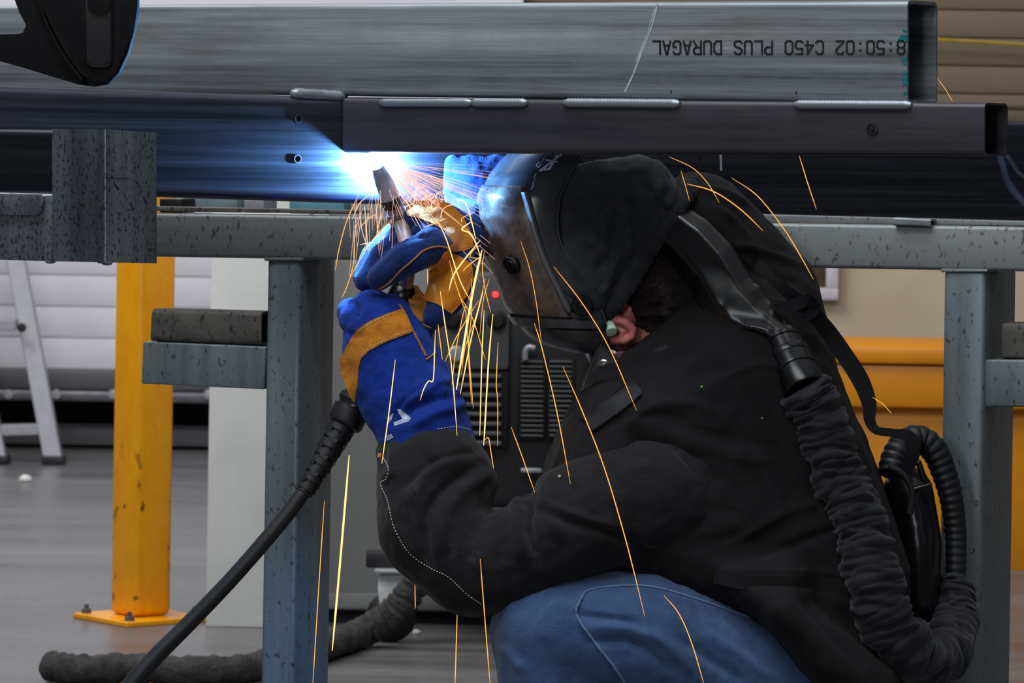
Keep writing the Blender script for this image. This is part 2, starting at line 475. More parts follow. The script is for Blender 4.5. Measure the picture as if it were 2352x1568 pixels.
DM = DG - 0.32
wm = thing('welding_machine', 'black welding power source with louvred front standing on the trolley', 'welder', W(1130, 1180, DM))
M_mach = plain('machine_black', srgb(30, 30, 32), 0.45, mottle=0.1)
M_mach2 = plain('machine_grey', srgb(84, 84, 84), 0.5, mottle=0.08)
M_slot = plain('machine_slot', srgb(6, 6, 7), 0.8)
bm = bmesh.new(); pbox(bm, 990, 600, 1400, 1165, DM, 0.29, 0.012); obj('case', bm, M_mach, wm)
bm = bmesh.new(); pbox(bm, 1004, 625, 1172, 850, DM - 0.03, 0.04, 0.012); obj('control_panel', bm, M_mach2, wm)
bm = bmesh.new(); pbox(bm, 1010, 850, 1168, 1030, DM - 0.022, 0.03, 0.006); lp = obj('louvre_panel', bm, M_slot, wm)
bm = bmesh.new()
for i in range(8):
    pbox(bm, 1030, 858 + i * 22, 1152, 868 + i * 22, DM - 0.034, 0.014, 0.003)
obj('louvre', bm, M_mach2, lp)
for x0, x1 in ((1196, 1248), (1262, 1314)):
    bm = bmesh.new(); pbox(bm, x0 - 6, 822, x1 + 6, 1010, DM - 0.012, 0.014, 0.003); g = obj('side_grille', bm, M_slot, wm)
    bm = bmesh.new()
    for i in range(16): pbox(bm, x0, 828 + i * 11.3, x1, 833 + i * 11.3, DM - 0.018, 0.008, 0.001)
    obj('fin', bm, M_mach2, g)
for px, py, r in ((1040, 735, 16), (1142, 735, 17), (1096, 742, 13)):
    bm = bmesh.new(); lathe(bm, [(S(r + 6, DM), 0), (S(r + 6, DM), 0.004), (S(r, DM), 0.006), (S(r * .8, DM), 0.025), (0, 0.026)], W(px, py, DM - 0.03), (0, -1, 0), 20); obj('knob', bm, M_hole, wm)
bm = bmesh.new(); lathe(bm, [(S(19, DM), 0), (S(19, DM), 0.006), (S(15, DM), 0.01), (0, 0.011)], W(1049, 812, DM - 0.03), (0, -1, 0), 24); obj('round_badge', bm, M_alu, wm)
M_led = glow('red_led', (1.0, 0.03, 0.04, 1), 3.0)
for px, py in ((1138, 676), (1078, 679)):
    bm = bmesh.new(); lathe(bm, [(S(7, DM), 0), (S(7, DM), 0.004), (S(4, DM), 0.009), (0, 0.010)], W(px, py, DM - 0.03), (0, -1, 0), 14); obj('indicator_light', bm, M_led, wm)
bm = bmesh.new()
tube(bm, [W(*p, DM - 0.03) for p in smooth_path([(1206, 826), (1207, 806), (1216, 797), (1228, 800)], 5)], S(7, DM), 10); obj('hose_barb', bm, M_alu, wm)
bm = bmesh.new(); lathe(bm, [(0, 0), (S(11, DM), 0), (S(9, DM), 0.02), (0, 0.024)], W(1122, 1062, DM - 0.02), (0, -1, 0), 18); obj('cable_socket', bm, M_chrome, wm)

tro = thing('machine_trolley', 'dark welding trolley on a pale castor under the black power source', 'trolley', W(1100, 1440, DM))
zt = W(1130, 1165, DM).z
bm = bmesh.new(); pbox(bm, 975, 1166, 1410, 1182, DM - 0.03, 0.33, 0.004); obj('deck', bm, M_mach, tro)
bm = bmesh.new(); pbox(bm, 840, 1271, 1400, 1308, DM - 0.02, 0.05, 0.004); obj('chassis_bar', bm, M_mach, tro)
for px in (1000, 1380):
    bm = bmesh.new(); pbox(bm, px - 14, 1182, px + 14, 1271, DM + 0.05, 0.03, 0.002); obj('upright', bm, M_mach, tro)
bm = bmesh.new(); pbox(bm, 896, 1200, 960, 1270, DM + 0.02, 0.05, 0.003); obj('bracket', bm, M_mach, tro)
bm = bmesh.new()
pbox(bm, 1195, 1075, 1245, 1086, DM - 0.03, 0.02, 0.004); obj('pale_label_plate', bm, M_alu, wm)
for px in (902, 1330):
    dd = DM - 0.03
    bm = bmesh.new(); pbox(bm, px - 42, 1309, px + 36, 1318, dd - 0.03, 0.10, 0.002); cas = obj('castor_plate', bm, M_alu, tro)
    bm = bmesh.new()
    prism(bm, [(px - 32, 1324), (px - 26, 1320), (px + 24, 1318), (px + 30, 1324), (px + 26, 1350), (px + 8, 1376), (px - 4, 1388), (px - 30, 1392), (px - 34, 1350)], dd, 0.05, 0.006)
    obj('fork', bm, plain('pale_nylon', srgb(226, 230, 230), 0.4), cas)
    c = W(px - 4, 1400, dd + 0.025); c.z = 0.055
    bm = bmesh.new(); lathe(bm, [(0, -0.018), (0.045, -0.018), (0.055, -0.012), (0.055, 0.012), (0.045, 0.018), (0, 0.018)], c, (0, 1, 0), 24)
    obj('wheel', bm, M_rubber, cas)
bm = bmesh.new()
for a, b in (((1345, 800), (1395, 880)), ((1395, 880), (1350, 960))):
    tube(bm, [W(a[0], a[1], DM - 0.06), W(b[0], b[1], DM - 0.06)], 0.008, 10)
obj('handle', bm, M_alu, wm)

# wrapped hose on the floor
DH = floor_d(330, 1562)
m, t, bs = new_mat('hose_wrap')
k = noise_fac(t, (1, 1, 1), 30, 5, 0.7, 0.3, 0.7)
t.links.new(mix(t, k, srgb(26, 25, 25), srgb(66, 63, 60)), bs.inputs['Base Color']); bs.inputs['Roughness'].default_value = 0.8; bump(t, bs, k, 0.6, 0.01)
hp = []
for px, py, r in ((110, 1530, 34), (200, 1536, 36), (330, 1535, 34), (450, 1540, 36), (560, 1535, 33), (660, 1510, 34), (760, 1478, 34), (830, 1452, 36)):
    d = floor_d(px, py + r); p = W(px, py, d); rr = S(r, d); p.z = rr * 0.98
    hp.append((p.x, p.y, p.z, rr))
for px, py, r in ((880, 1424, 37), (918, 1392, 36), (948, 1350, 34), (985, 1300, 33), (1060, 1250, 32)):
    p = W(px, py, DM - 0.12); hp.append((p.x, p.y, p.z, S(r, DM - 0.12)))
sp_ = smooth_path(hp, 14)
random.seed(4)
bm = bmesh.new()
tube(bm, [p[:3] for p in sp_], [float(p[3]) * (1 + 0.10 * math.sin(i * 1.3) * math.sin(i * 0.37)) * 0.98 for i, p in enumerate(sp_)], 20)
for v in bm.verts:
    n = noise.noise(v.co * 22) * 0.006 + noise.noise(v.co * 60) * 0.003
    v.co.x += n; v.co.z = max(0.001, v.co.z + n * 0.8)
tag(obj('wrapped_hose', bm, m, None, sharp=80), 'thick dark cloth-wrapped hose lying across the floor in front of the bollard', 'hose')

# yellow skip
DK = 10.9
skip = thing('yellow_skip', 'yellow ribbed steel skip behind the welder and the right bench leg', 'skip', W(2200, 1330, DK))
X0, X1 = W(1880, 1000, DK).x, W(2620, 1000, DK).x
zt, z1, z2, z3 = (W(2060, y, DK).z for y in (795, 838, 935, 1310))
bm = bmesh.new(); box(bm, X0, X1, DK - 0.035, DK + 0.5, z1 + 0.004, zt, 0.008); obj('rim', bm, M_yellow, skip)
bm = bmesh.new(); box(bm, X0 + .005, X1 - .005, DK - 0.02, DK + 0.48, z2, z1 + 0.001, 0.008); obj('upper_band', bm, M_yellow, skip)
bm = bmesh.new(); box(bm, X0 + .015, X1 - .015, DK + 0.02, DK + 0.46, z3, z2 + 0.002, 0.006); obj('body_panel', bm, M_yellow, skip)
for q in (X0 + 0.1, X1 - 0.2):
    bm = bmesh.new(); box(bm, q, q + 0.09, DK + 0.05, DK + 0.42, 0.0, z3 + 0.002, 0.004); obj('skid', bm, M_black_gap, skip)
# rope on the ribbed panel
bm = bmesh.new(); rp = [W(x, y, D_WR - 0.06) for x, y in ((1900, 70), (2160, 91), (2352, 103), (2600, 122))]
tube(bm, [Vector(p) for p in smooth_path(rp, 6)], S(4.5, D_WR), 8)
tag(obj('yellow_rope', bm, plain('rope', srgb(170, 140, 50), 0.8), None), 'thin yellow rope strung level in front of the brown ribbed wall', 'rope')
bm = bmesh.new(); rp = [W(x, y, D_WR - 0.10) for x, y in ((2200, 243), (2352, 249), (2600, 258))]
tube(bm, [Vector(p) for p in smooth_path(rp, 6)], S(5, D_WR), 8)
tag(obj('dark_cable', bm, plain('cable_brown', srgb(74, 56, 24), 0.6), None), 'thin brown cable strung level beside the end of the black tube', 'cable')
# litter
for i, (px, py, r, lab) in enumerate(((58, 1097, 13, 'crumpled white scrap lying on the floor near the ladder feet'), (957, 1450, 9, 'small white chip lying on the floor under the welder\'s elbow'))):
    d = floor_d(px, py + r * 0.7)
    c = W(px, py, d); rr = S(r, d)
    bm = bmesh.new(); bmesh.ops.create_icosphere(bm, subdivisions=3, radius=1)
    for v in bm.verts:
        v.co = v.co * (1 + 0.35 * noise.noise(v.co * 2.3 + Vector((i * 7, 0, 0))))
        v.co = Vector((v.co.x * rr, v.co.y * rr, max(-0.7, v.co.z) * rr * 0.72)) + Vector((c.x, c.y, rr * 0.52))
    tag(obj('paper_scrap' if i == 0 else 'white_chip', bm, M_cream, None), lab, 'litter')
# ================================================================== bench
def plane_d(d0, x0, yaw):
    """distance of an upright plane turned by yaw (right end nearer) along pixel column x"""
    ty = math.tan(yaw); X0 = (x0 - PPX) / F * d0
    return lambda x, off=0.0: (d0 + X0 * ty) / (1 + (x - PPX) / F * ty) + off
dr = plane_d(6.25, 1800, math.radians(22))
NB = Vector((math.sin(math.radians(22)), math.cos(math.radians(22)), 0))     # away from the camera, square to the bench front
AB = Vector((math.cos(math.radians(22)), -math.sin(math.radians(22)), 0))
def slab(bm, tl, tr, br, bl, dfun, n, depth, bevel=0.004, seg=3):
    c = [W(p[0], p[1], dfun(p[0])) for p in (tl, tr, br, bl)]
    hexa(bm, c + [p + n * depth for p in c], bevel, seg)
bench = thing('steel_workbench', 'heavy grey welded steel bench frame with square legs under the tubes', 'workbench', (W(1400, 600, 6.4).x, 6.4, 0))
bm = bmesh.new(); slab(bm, (150, 487), (2560, 524), (2560, 627), (150, 586), dr, NB, 0.075, 0.006, 4); obj('top_rail', bm, M_rail, bench)
def leg(bm, xl, xr, ytop, side, d_off=0.0):
    """upright square leg: left/right front edges (pixel x at y=700)"""
    a = W(xl, 700, dr(xl)); b = W(xr, 700, dr(xr)); zt = W((xl + xr) / 2, ytop, dr(xl)).z
    c = []
    for off in (Vector(), NB * side):
        c += [Vector((a.x, a.y, zt)) + off, Vector((b.x, b.y, zt)) + off, Vector((b.x, b.y, 0)) + off, Vector((a.x, a.y, 0)) + off]
    hexa(bm, c, 0.007, 4)
bm = bmesh.new(); leg(bm, 612, 690, 592, 0.132); obj('leg', bm, M_bench, bench)
bm = bmesh.new(); leg(bm, 2167, 2262, 620, 0.175); obj('leg', bm, M_bench, bench)
for xl, xr, yy in ((606, 696, 596), (2160, 2268, 622)):
    bm = bmesh.new(); slab(bm, (xl, yy - 5), (xr, yy - 4), (xr, yy + 3), (xl, yy + 3), lambda x: dr(x) - 0.003, NB, 0.08, 0.002, 2); obj('weld_seam', bm, M_rail, bench)
bm = bmesh.new(); slab(bm, (328, 784), (612, 796), (606, 894), (324, 881), lambda x: dr(x, 0.012), NB, 0.06, 0.003); obj('cross_bar', bm, M_bench, bench)
bm = bmesh.new(); slab(bm, (2250, 826), (2620, 828), (2620, 936), (2246, 934), lambda x: dr(x, 0.010), NB, 0.06, 0.003); obj('cross_bar', bm, M_bench, bench)
# packers lying on the bars
def rhs_px(tl, tr, br, bl, dfun, n, w, wall=0.003, rad=0.006, segs=4, closedR=False, yL=None):
    """hollow rectangular tube; the four pixel corners are its front face; w = depth along n"""
    bm = bmesh.new()
    L0, L1 = W(bl[0], bl[1], dfun(bl[0])), W(tl[0], tl[1], dfun(tl[0]))
    R0, R1 = W(br[0], br[1], dfun(br[0])), W(tr[0], tr[1], dfun(tr[0]))
    hgt = (L1 - L0).length
    def loop(w0, w1, h0, h1, r):
        out = []
        for cxs, cys, a0 in ((w1 - r, h1 - r, 0), (w0 + r, h1 - r, 90), (w0 + r, h0 + r, 180), (w1 - r, h0 + r, 270)):
            for k in range(segs + 1):
                a = math.radians(a0 + 90 * k / segs); out.append((cxs + r * math.cos(a), cys + r * math.sin(a)))
        return out
    outer = loop(0, w, 0, hgt, rad); inner = loop(wall, w - wall, wall, hgt - wall, max(rad - wall, 0.001))
    def ring(A0, A1, lp, slide=None):
        ax = (R0 - L0).normalized(); r = []
        for s_, t_ in lp:
            p = A0 + (A1 - A0) * (t_ / hgt) + n * s_
            if slide is not None: p = p + ax * ((slide[0] - p).dot(slide[1]) / ax.dot(slide[1]))
            r.append(bm.verts.new(p))
        return r
    oL, oR, iL, iR = ring(L0, L1, outer, yL), ring(R0, R1, outer), ring(L0, L1, inner, yL), ring(R0, R1, inner)
    k = len(outer)
    for i in range(k):
        j = (i + 1) % k
        bm.faces.new((oL[i], oL[j], oR[j], oR[i])); bm.faces.new((iL[j], iL[i], iR[i], iR[j]))
        bm.faces.new((oR[i], oR[j], iR[j], iR[i])); bm.faces.new((oL[j], oL[i], iL[i], iL[j]))
    return bm
bm = rhs_px((349, 709), (600, 716), (600, 793), (345, 783), lambda x: dr(x, 0.016), NB, 0.06, rad=0.008)
tag(obj('steel_offcut', bm, M_offcut, None), 'short weathered grey square tube lying on the left cross bar of the bench', 'tube offcut')
bm = bmesh.new(); slab(bm, (2298, 741), (2620, 742), (2620, 823), (2296, 823), lambda x: dr(x, 0.03), NB, 0.05, 0.005)
tag(obj('steel_block', bm, M_offcut, None), 'dark rough steel block lying on the right cross bar of the bench', 'steel block')
# flat packers between rail and tubes
bm = bmesh.new(); slab(bm, (1560, 488), (2620, 515), (2620, 523), (1560, 506), lambda x: dr(x, 0.02), NB, 0.05, 0.001)
tag(obj('flat_bar', bm, M_rail, None), 'long flat steel bar lying along the right half of the bench rail', 'flat bar')
bm = rhs_px((2052, 499), (2138, 503), (2136, 521), (2052, 518), lambda x: dr(x, -0.012), NB, 0.03, rad=0.003)
tag(obj('tube_packer', bm, M_galv, None), 'short pale tube end wedged on the rail under the big tube at right', 'packer')
bm = bmesh.new(); slab(bm, (300, 473), (820, 483), (820, 491), (300, 484), lambda x: dr(x, 0.03), NB, 0.05, 0.001)
tag(obj('thin_bar', bm, M_offcut, None), 'thin grey steel bar lying along the left half of the bench rail', 'flat bar')
for x0, x1, y0, mm_, lab in ((560, 606, 458, M_alu, 'pale aluminium packing block on the bench rail left of the arc'), (366, 418, 456, M_hole, 'dark packing block on the bench rail beside the steel bracket')):
    bm = bmesh.new(); slab(bm, (x0, y0), (x1, y0 + 1), (x1, 489), (x0, 488), lambda x: dr(x, 0.085), NB, 0.05, 0.002)
    tag(obj('packing_block', bm, mm_, None), lab, 'packer')
bm = bmesh.new(); slab(bm, (420, 452), (545, 455), (545, 488), (420, 486), lambda x: dr(x, 0.15), NB, 0.03, 0.002)
tag(obj('teal_sheet', bm, plain('grey_teal', srgb(112, 132, 136), 0.6), None), 'grey green sheet standing behind the bench rail left of the pale block', 'sheet')
bm = bmesh.new(); slab(bm, (664, 456), (790, 460), (790, 492), (664, 490), lambda x: dr(x, 0.15), NB, 0.03, 0.002)
tag(obj('blue_sheet', bm, plain('pale_teal', srgb(98, 150, 168), 0.6), None), 'pale blue sheet standing behind the bench rail just left of the arc', 'sheet')

# ================================================================== tubes of the welded frame
TY = math.tan(YAW)
ds = plane_d(5.848, 1350, YAW)
NS = Vector((math.sin(YAW), math.cos(YAW), 0))
D_BIG = 6.075
# big cold rolled tube
YB = math.radians(-33)
db = plane_d(D_BIG, 800, YB)
NBIG = Vector((math.sin(YB), math.cos(YB), 0))
frame = thing('big_steel_tube', 'large shiny dark square tube lying level across the bench behind the welder', 'steel tube', W(1200, 450, D_BIG))
obj('tube_wall', rhs_px((-260, 188), (2640, 287), (2640, 524), (-260, 434), db, NBIG, 0.13, 0.005, 0.016, 6), M_big, frame)
for px, py in ((684, 273), (682, 365)):
    p = W(px, py, db(px))
    bm = bmesh.new(); lathe(bm, [(0, 0.001), (S(9, 6.2), 0.001), (S(10, 6.2), 0.0), (S(10, 6.2), -0.003), (S(7, 6.2), -0.003), (S(7, 6.2), -0.0005), (0, -0.0005)], p, NBIG, 24)
    obj('drilled_hole', bm, M_hole, frame)
for px in (1607, 1655):
    bm = bmesh.new(); slab(bm, (px - 2, 354), (px + 3, 354), (px + 4, 392), (px, 392), lambda x: db(x) - 0.001, NBIG, 0.004, 0.0); obj('seam_mark', bm, M_hole if px == 1607 else M_chalk, frame)
# galvanised tube on top
def dt(x): return ds(x) + 0.004
gal = thing('galvanised_tube', 'large galvanised rectangular tube with printed lettering along the top', 'steel tube', W(1200, 120, dt(1200)))
obj('tube_wall', rhs_px((-170, 14), (2084, 0), (2084, 238), (-170, 206), dt, NS, 0.091, 0.0042, 0.0085, 6), M_galv, gal)
# small tube
blk = thing('black_steel_tube', 'dark mill-scale square tube being welded under the galvanised one', 'steel tube', W(1500, 300, ds(1500)))
obj('tube_wall', rhs_px((790, 223), (2261, 236), (2261, 358), (790, 351), ds, NS, 0.0725, 0.0035, 0.009, 6, yL=(W(800, 300, D_BIG) - NBIG * 0.0015, NBIG)), M_black_steel, blk)
p = W(2004, 296, ds(2004))
bm = bmesh.new(); lathe(bm, [(S(15, 5.7), -0.001), (S(15, 5.7), 0.0015), (S(10, 5.7), 0.002), (S(9, 5.7), 0.0008), (S(4, 5.7), 0.0008), (S(4, 5.7), 0.003), (0, 0.0035)], p, -NS, 24)
obj('rivet_hole', bm, M_hole, blk)
# weld beads
def bead(x0, x1, y0, y1, dfun, r_px, lab):
    bm = bmesh.new(); n = int(abs(x1 - x0) / 4) + 2; pts = []; rad = []
    for i in range(n + 1):
        f = i / n; x = x0 + (x1 - x0) * f; d = dfun(x) - 0.001
        pts.append(W(x, y0 + (y1 - y0) * f, d)); e = min(1, f * n / 3, (1 - f) * n / 3)
        rad.append(S(r_px, 5.95) * (0.55 + 0.45 * e) * (1.0 + (0.07 if i % 2 else -0.07) + 0.05 * noise.noise(Vector((x * .05, 0, 0)))))
    tube(bm, pts, rad, 14)
    return tag(obj('weld_bead', bm, M_weld, None, sharp=80), lab, 'weld', 'weld beads on the black tube')
bead(872, 1086, 236, 236, ds, 10, 'long dull weld bead directly above the arc under the galvanised tube')
bead(1082, 1212, 236, 236, ds, 10.5, 'short rippled weld bead right of the long one above the arc')
bead(1294, 1562, 236, 238, ds, 10.5, 'long rusty weld bead above the helmet under the galvanised tube')
bead(1824, 2094, 240, 241, ds, 10, 'long dark weld bead nearest the open tube ends')
w = bead(668, 796, 214, 222, lambda x: db(x) + 0.012, 13, 'rough grey weld lump where the galvanised tube crosses the big tube')
# printed lettering, upside down as on the tube
G = {'0': [[(1, 0), (3, 0), (4, 1), (4, 6), (3, 7), (1, 7), (0, 6), (0, 1), (1, 0)]],
     '2': [[(0, 6), (1, 7), (3, 7), (4, 6), (4, 4.6), (0, 0.6), (0, 0), (4, 0)]],
     '4': [[(3, 0), (3, 7), (0, 2.2), (4.3, 2.2)]],
     '5': [[(4, 7), (0.4, 7), (0.2, 4.1), (3, 4.2), (4, 3.2), (4, 1), (3, 0), (1, 0), (0, 0.8)]],
     '8': [[(1, 3.6), (0, 4.6), (0, 6), (1, 7), (3, 7), (4, 6), (4, 4.6), (3, 3.6), (1, 3.6), (0, 2.6), (0, 1), (1, 0), (3, 0), (4, 1), (4, 2.6), (3, 3.6)]],
     ':': [[(1.7, 1.3), (2.5, 1.3)], [(1.7, 5), (2.5, 5)]],
     'C': [[(4, 5.8), (3, 7), (1, 7), (0, 6), (0, 1), (1, 0), (3, 0), (4, 1.2)]],
     'P': [[(0, 0), (0, 7), (3, 7), (4, 6), (4, 4.3), (3, 3.3), (0, 3.3)]],
     'L': [[(0, 7), (0, 0), (4, 0)]],
     'U': [[(0, 7), (0, 1), (1, 0), (3, 0), (4, 1), (4, 7)]],
     'S': [[(4, 6), (3, 7), (1, 7), (0, 6), (0, 4.7), (1, 3.8), (3, 3.2), (4, 2.3), (4, 1), (3, 0), (1, 0), (0, 1)]],
     'D': [[(0, 0), (0, 7), (2.6, 7), (4, 5.4), (4, 1.6), (2.6, 0), (0, 0)]],
     'R': [[(0, 0), (0, 7), (3, 7), (4, 6), (4, 4.5), (3, 3.5), (0, 3.5)], [(2, 3.5), (4, 0)]],
     'A': [[(0, 0), (1.7, 7), (2.3, 7), (4, 0)], [(0.7, 2.3), (3.3, 2.3)]],
     'G': [[(4, 5.8), (3, 7), (1, 7), (0, 6), (0, 1), (1, 0), (3, 0), (4, 1), (4, 3.2), (2.4, 3.2)]]}
def stroke(bm, pts, wid, dfun, lift, n):
    for (xa, ya), (xb, yb) in zip(pts, pts[1:]):
        L = math.hypot(xb - xa, yb - ya) or 1; ux, uy = (xb - xa) / L, (yb - ya) / L; h = wid / 2
        xa -= ux * h * .7; ya -= uy * h * .7; xb += ux * h * .7; yb += uy * h * .7
        q = [(xa - uy * h, ya + ux * h), (xb - uy * h, yb + ux * h), (xb + uy * h, yb - ux * h), (xa + uy * h, ya - ux * h)]
        c = [W(x, y, dfun(x)) - n * lift for x, y in q]
        hexa(bm, c + [p + n * (lift * 0.9) for p in c])
text = '8:50:02 C450 PLUS DURAGAL'
xs = {0: 2078}
bm = bmesh.new()
adv = 23.4
for i, ch in enumerate(text):
    if ch == ' ': continue
    xr = 2078 - i * adv
    ybase = 94 + (2078 - xr) * 0.001
    for pl in G[ch]:
        stroke(bm, [(xr - x * 4.05, ybase + y * 4.25) for x, y in pl], 4.4, dt, 0.0006, NS)
obj('printed_lettering', bm, M_ink, gal, smooth=False)
bm = bmesh.new()                       # long score across the galvanised face
stroke(bm, [(1510, 10), (1498, 60), (1474, 120), (1455, 170), (1436, 210)], 4, dt, 0.0005, NS)
stroke(bm, [(1504, 20), (1488, 75), (1462, 140)], 2.5, dt, 0.0005, NS)
obj('scratch', bm, M_chalk, gal, smooth=False)
for x, y in ((1542, 208), (1829, 210)):
    bm = bmesh.new(); stroke(bm, [(x, y), (x, y + 6)], 2.5, dt, 0.0005, NS); obj('tick_mark', bm, M_ink, gal, smooth=False)
random.seed(8)
for y in (70, 84, 92, 136, 146, 168, 178, 190, 214): 
    wdt = random.uniform(3, 16)
    bm = bmesh.new(); stroke(bm, [(2082 - wdt, y), (2081, y + random.uniform(-2, 2))], random.uniform(5, 12), dt, 0.0005, NS); obj('teal_paint_mark', bm, M_teal, gal, smooth=False)

# ================================================================== steel bracket at left and the dark tube in its notch
def dk(x): return 6.02 - (x - 230) * 0.63e-3 * math.tan(math.radians(-32)) if x > 232 else 6.02 - (x - 232) * 0.63e-3 * math.tan(math.radians(20))
brk = thing('steel_bracket', 'speckled galvanised folded steel bracket hanging at left below the dark tubes', 'bracket', W(200, 600, 6.05))
bm = bmesh.new()
prof = [(120, 0), (205, 0), (215, 0), (224, 0), (232, 0), (240, 0), (252, 0), (360, 0)]
def dkk(x, y=0):
    if x <= 205: return 6.03 - (x - 205) * 0.63e-3 * 0.6 - 0.48
    if x >= 245: return 6.014 + (x - 245) * 0.63e-3 * 0.8 - 0.48
    f = (x - 205) / 40.0
    return 6.03 - 0.016 * math.sin(f * math.pi / 2) * 1.0 - 0.48
top = {120: 297, 360: 305}
cols = [120, 140, 170, 205, 211, 217, 223, 229, 235, 240, 245, 300, 360]
fr_t, fr_b, bk_t, bk_b = [], [], [], []
for x in cols:
    yt = 296 + max(0, x - 230) * 0.065; yb = 600 + max(0, x - 120) * 0.02
    nrm = Vector((-0.33, -0.94, 0)) if x < 205 else (Vector((0.66, -0.75, 0)) if x > 245 else Vector((-0.33 + (x - 205) / 40 * 1.0, -0.9, 0))).normalized()
    a, b = W(x, yt, dkk(x)), W(x, yb, dkk(x))
    fr_t.append(bm.verts.new(a)); fr_b.append(bm.verts.new(b))
    bk_t.append(bm.verts.new(a - nrm * 0.006)); bk_b.append(bm.verts.new(b - nrm * 0.006))
for i in range(len(cols) - 1):
    bm.faces.new((fr_b[i], fr_b[i + 1], fr_t[i + 1], fr_t[i])); bm.faces.new((bk_t[i], bk_t[i + 1], bk_b[i + 1], bk_b[i]))
    bm.faces.new((fr_t[i], fr_t[i + 1], bk_t[i + 1], bk_t[i])); bm.faces.new((fr_b[i + 1], fr_b[i], bk_b[i], bk_b[i + 1]))
bm.faces.new((fr_t[0], bk_t[0], bk_b[0], fr_b[0])); bm.faces.new((fr_b[-1], bk_b[-1], bk_t[-1], fr_t[-1]))
obj('folded_plate', bm, M_bracket, brk, sharp=60)
bm = bmesh.new()
prism(bm, [(-260, 452), (86, 452), (119, 448), (121, 600), (-260, 590)], 0, 0.006, 0.0015, dkk)
obj('arm_plate', bm, M_bracket, brk)
bm = bmesh.new()
prism(bm, [(-260, 444), (97, 446), (99, 456), (97, 480), (92, 490), (84, 495), (-260, 489)], 0, 0.006, 0.0015, lambda x, y=0: dkk(x) - 0.012)
obj('tab', bm, M_bracket, brk)
for px, py, r in ((116, 603, 12), (246, 607, 12), (232, 604, 9)):
    bm = bmesh.new(); bmesh.ops.create_icosphere(bm, subdivisions=2, radius=S(r, 6.03))
    for v in bm.verts: v.co = Vector((v.co.x, v.co.y * 0.6, v.co.z * 0.45)) + W(px, py - 3, dkk(px) + 0.006)
    obj('weld_spatter', bm, M_bracket, brk)
bm = bmesh.new()
stroke(bm, [(240, 400), (272, 434)], 4, lambda x: dkk(x) - 0.0004, 0.0005, Vector((-.66, .75, 0))); stroke(bm, [(246, 408), (296, 410)], 2, lambda x: dkk(x) - 0.0004, 0.0005, Vector((-.66, .75, 0)))
obj('scribed_mark', bm, M_hole, brk, smooth=False)
bm = rhs_px((-260, 292), (142, 299), (142, 443), (-260, 440), lambda x: dkk(min(x, 200)) + 0.012, Vector((0.33, 0.94, 0)), 0.05, 0.004, 0.010)
tag(obj('dark_square_tube', bm, M_dark_tube, None), 'dark square tube resting in the notch of the steel bracket', 'steel tube')

# ================================================================== moulded clamp lever, top left
M_lever = plain('matt_black_plastic', srgb(17, 17, 19), 0.7, spec=0.15, mottle=0.2, mscale=60)
lev = thing('clamp_lever', 'big black moulded clamp lever hanging in front of the tubes at top left', 'clamp', W(200, 60, 5.7))
DV = 5.36
bm = bmesh.new()
prism(bm, [(62, -60), (90, 0), (118, 60), (150, 120), (186, 170), (214, 199), (245, 194), (272, 168), (294, 122), (308, 70), (315, 20), (318, -60)], DV, 0.034, 0.006, None, 4)
obj('boss', bm, M_lever, lev)
bm = bmesh.new()
prism(bm, [(18, -60), (30, -10), (45, 30), (60, 58), (66, 70), (60, 84), (42, 89), (0, 79), (-80, 66), (-80, 120), (0, 141), (62, 158), (120, 176), (180, 194), (212, 199), (180, 165), (146, 115), (116, 58), (88, -2), (66, -60)], DV + 0.012, 0.045, 0.009, None, 4)
obj('spoke', bm, M_lever, lev)
bm = bmesh.new()
prism(bm, [(196, -60), (197, 30), (200, 140), (212, 150), (240, 150), (256, 140), (257, 30), (258, -60)], DV - 0.0015, 0.012, 0.001)
sl = obj('slot', bm, M_hole, lev)
bm = bmesh.new()
for pts in ([(258, -50), (257, 60), (255, 138), (246, 152)], [(84, -10), (110, 62), (146, 128), (188, 184)], [(196, 138), (206, 150), (226, 154), (248, 152)]):
    tube(bm, [W(x, y, DV - 0.001) for x, y in [tuple(q) for q in smooth_path(pts, 8)]], S(3.5, DV), 8)
obj('ridge', bm, M_lever, lev)
bm = bmesh.new(); lathe(bm, [(0, 0), (S(22, DV), 0), (S(27, DV), -0.003), (S(27, DV), -0.006), (0, -0.007)], W(228, 8, DV + 0.001), (0, 1, 0), 28); obj('pivot_cap', bm, M_lever, lev)
# ================================================================== sculpting helpers
def _ico(n):
    b = bmesh.new(); bmesh.ops.create_icosphere(b, subdivisions=n, radius=1.0)
    r = [v.co.copy() for v in b.verts]; b.free(); return r
ICO = _ico(3)
def ell(px, py, d, r, rd=None, ry=None):
    k = d / F; c = W(px, py, d); rx = r * k; ry_ = (ry if ry else r) * k; rd = rd if rd else rx
    return [Vector((v.x * rx, v.y * rd, v.z * ry_)) + c for v in ICO]
def hull(bm, *ells):
    b = bmesh.new()
    for e in ells:
        for p in e: b.verts.new(p)
    r = bmesh.ops.convex_hull(b, input=b.verts)
    bmesh.ops.delete(b, geom=list({g for g in list(r['geom_interior']) + list(r['geom_unused']) if isinstance(g, bmesh.types.BMVert)}), context='VERTS')
    me = bpy.data.meshes.new('t'); b.to_mesh(me); b.free(); bm.from_mesh(me); bpy.data.meshes.remove(me)
def chain(bm, *spec):
    es = [ell(*s) for s in spec]
    for a, b in zip(es, es[1:]): hull(bm, a, b)
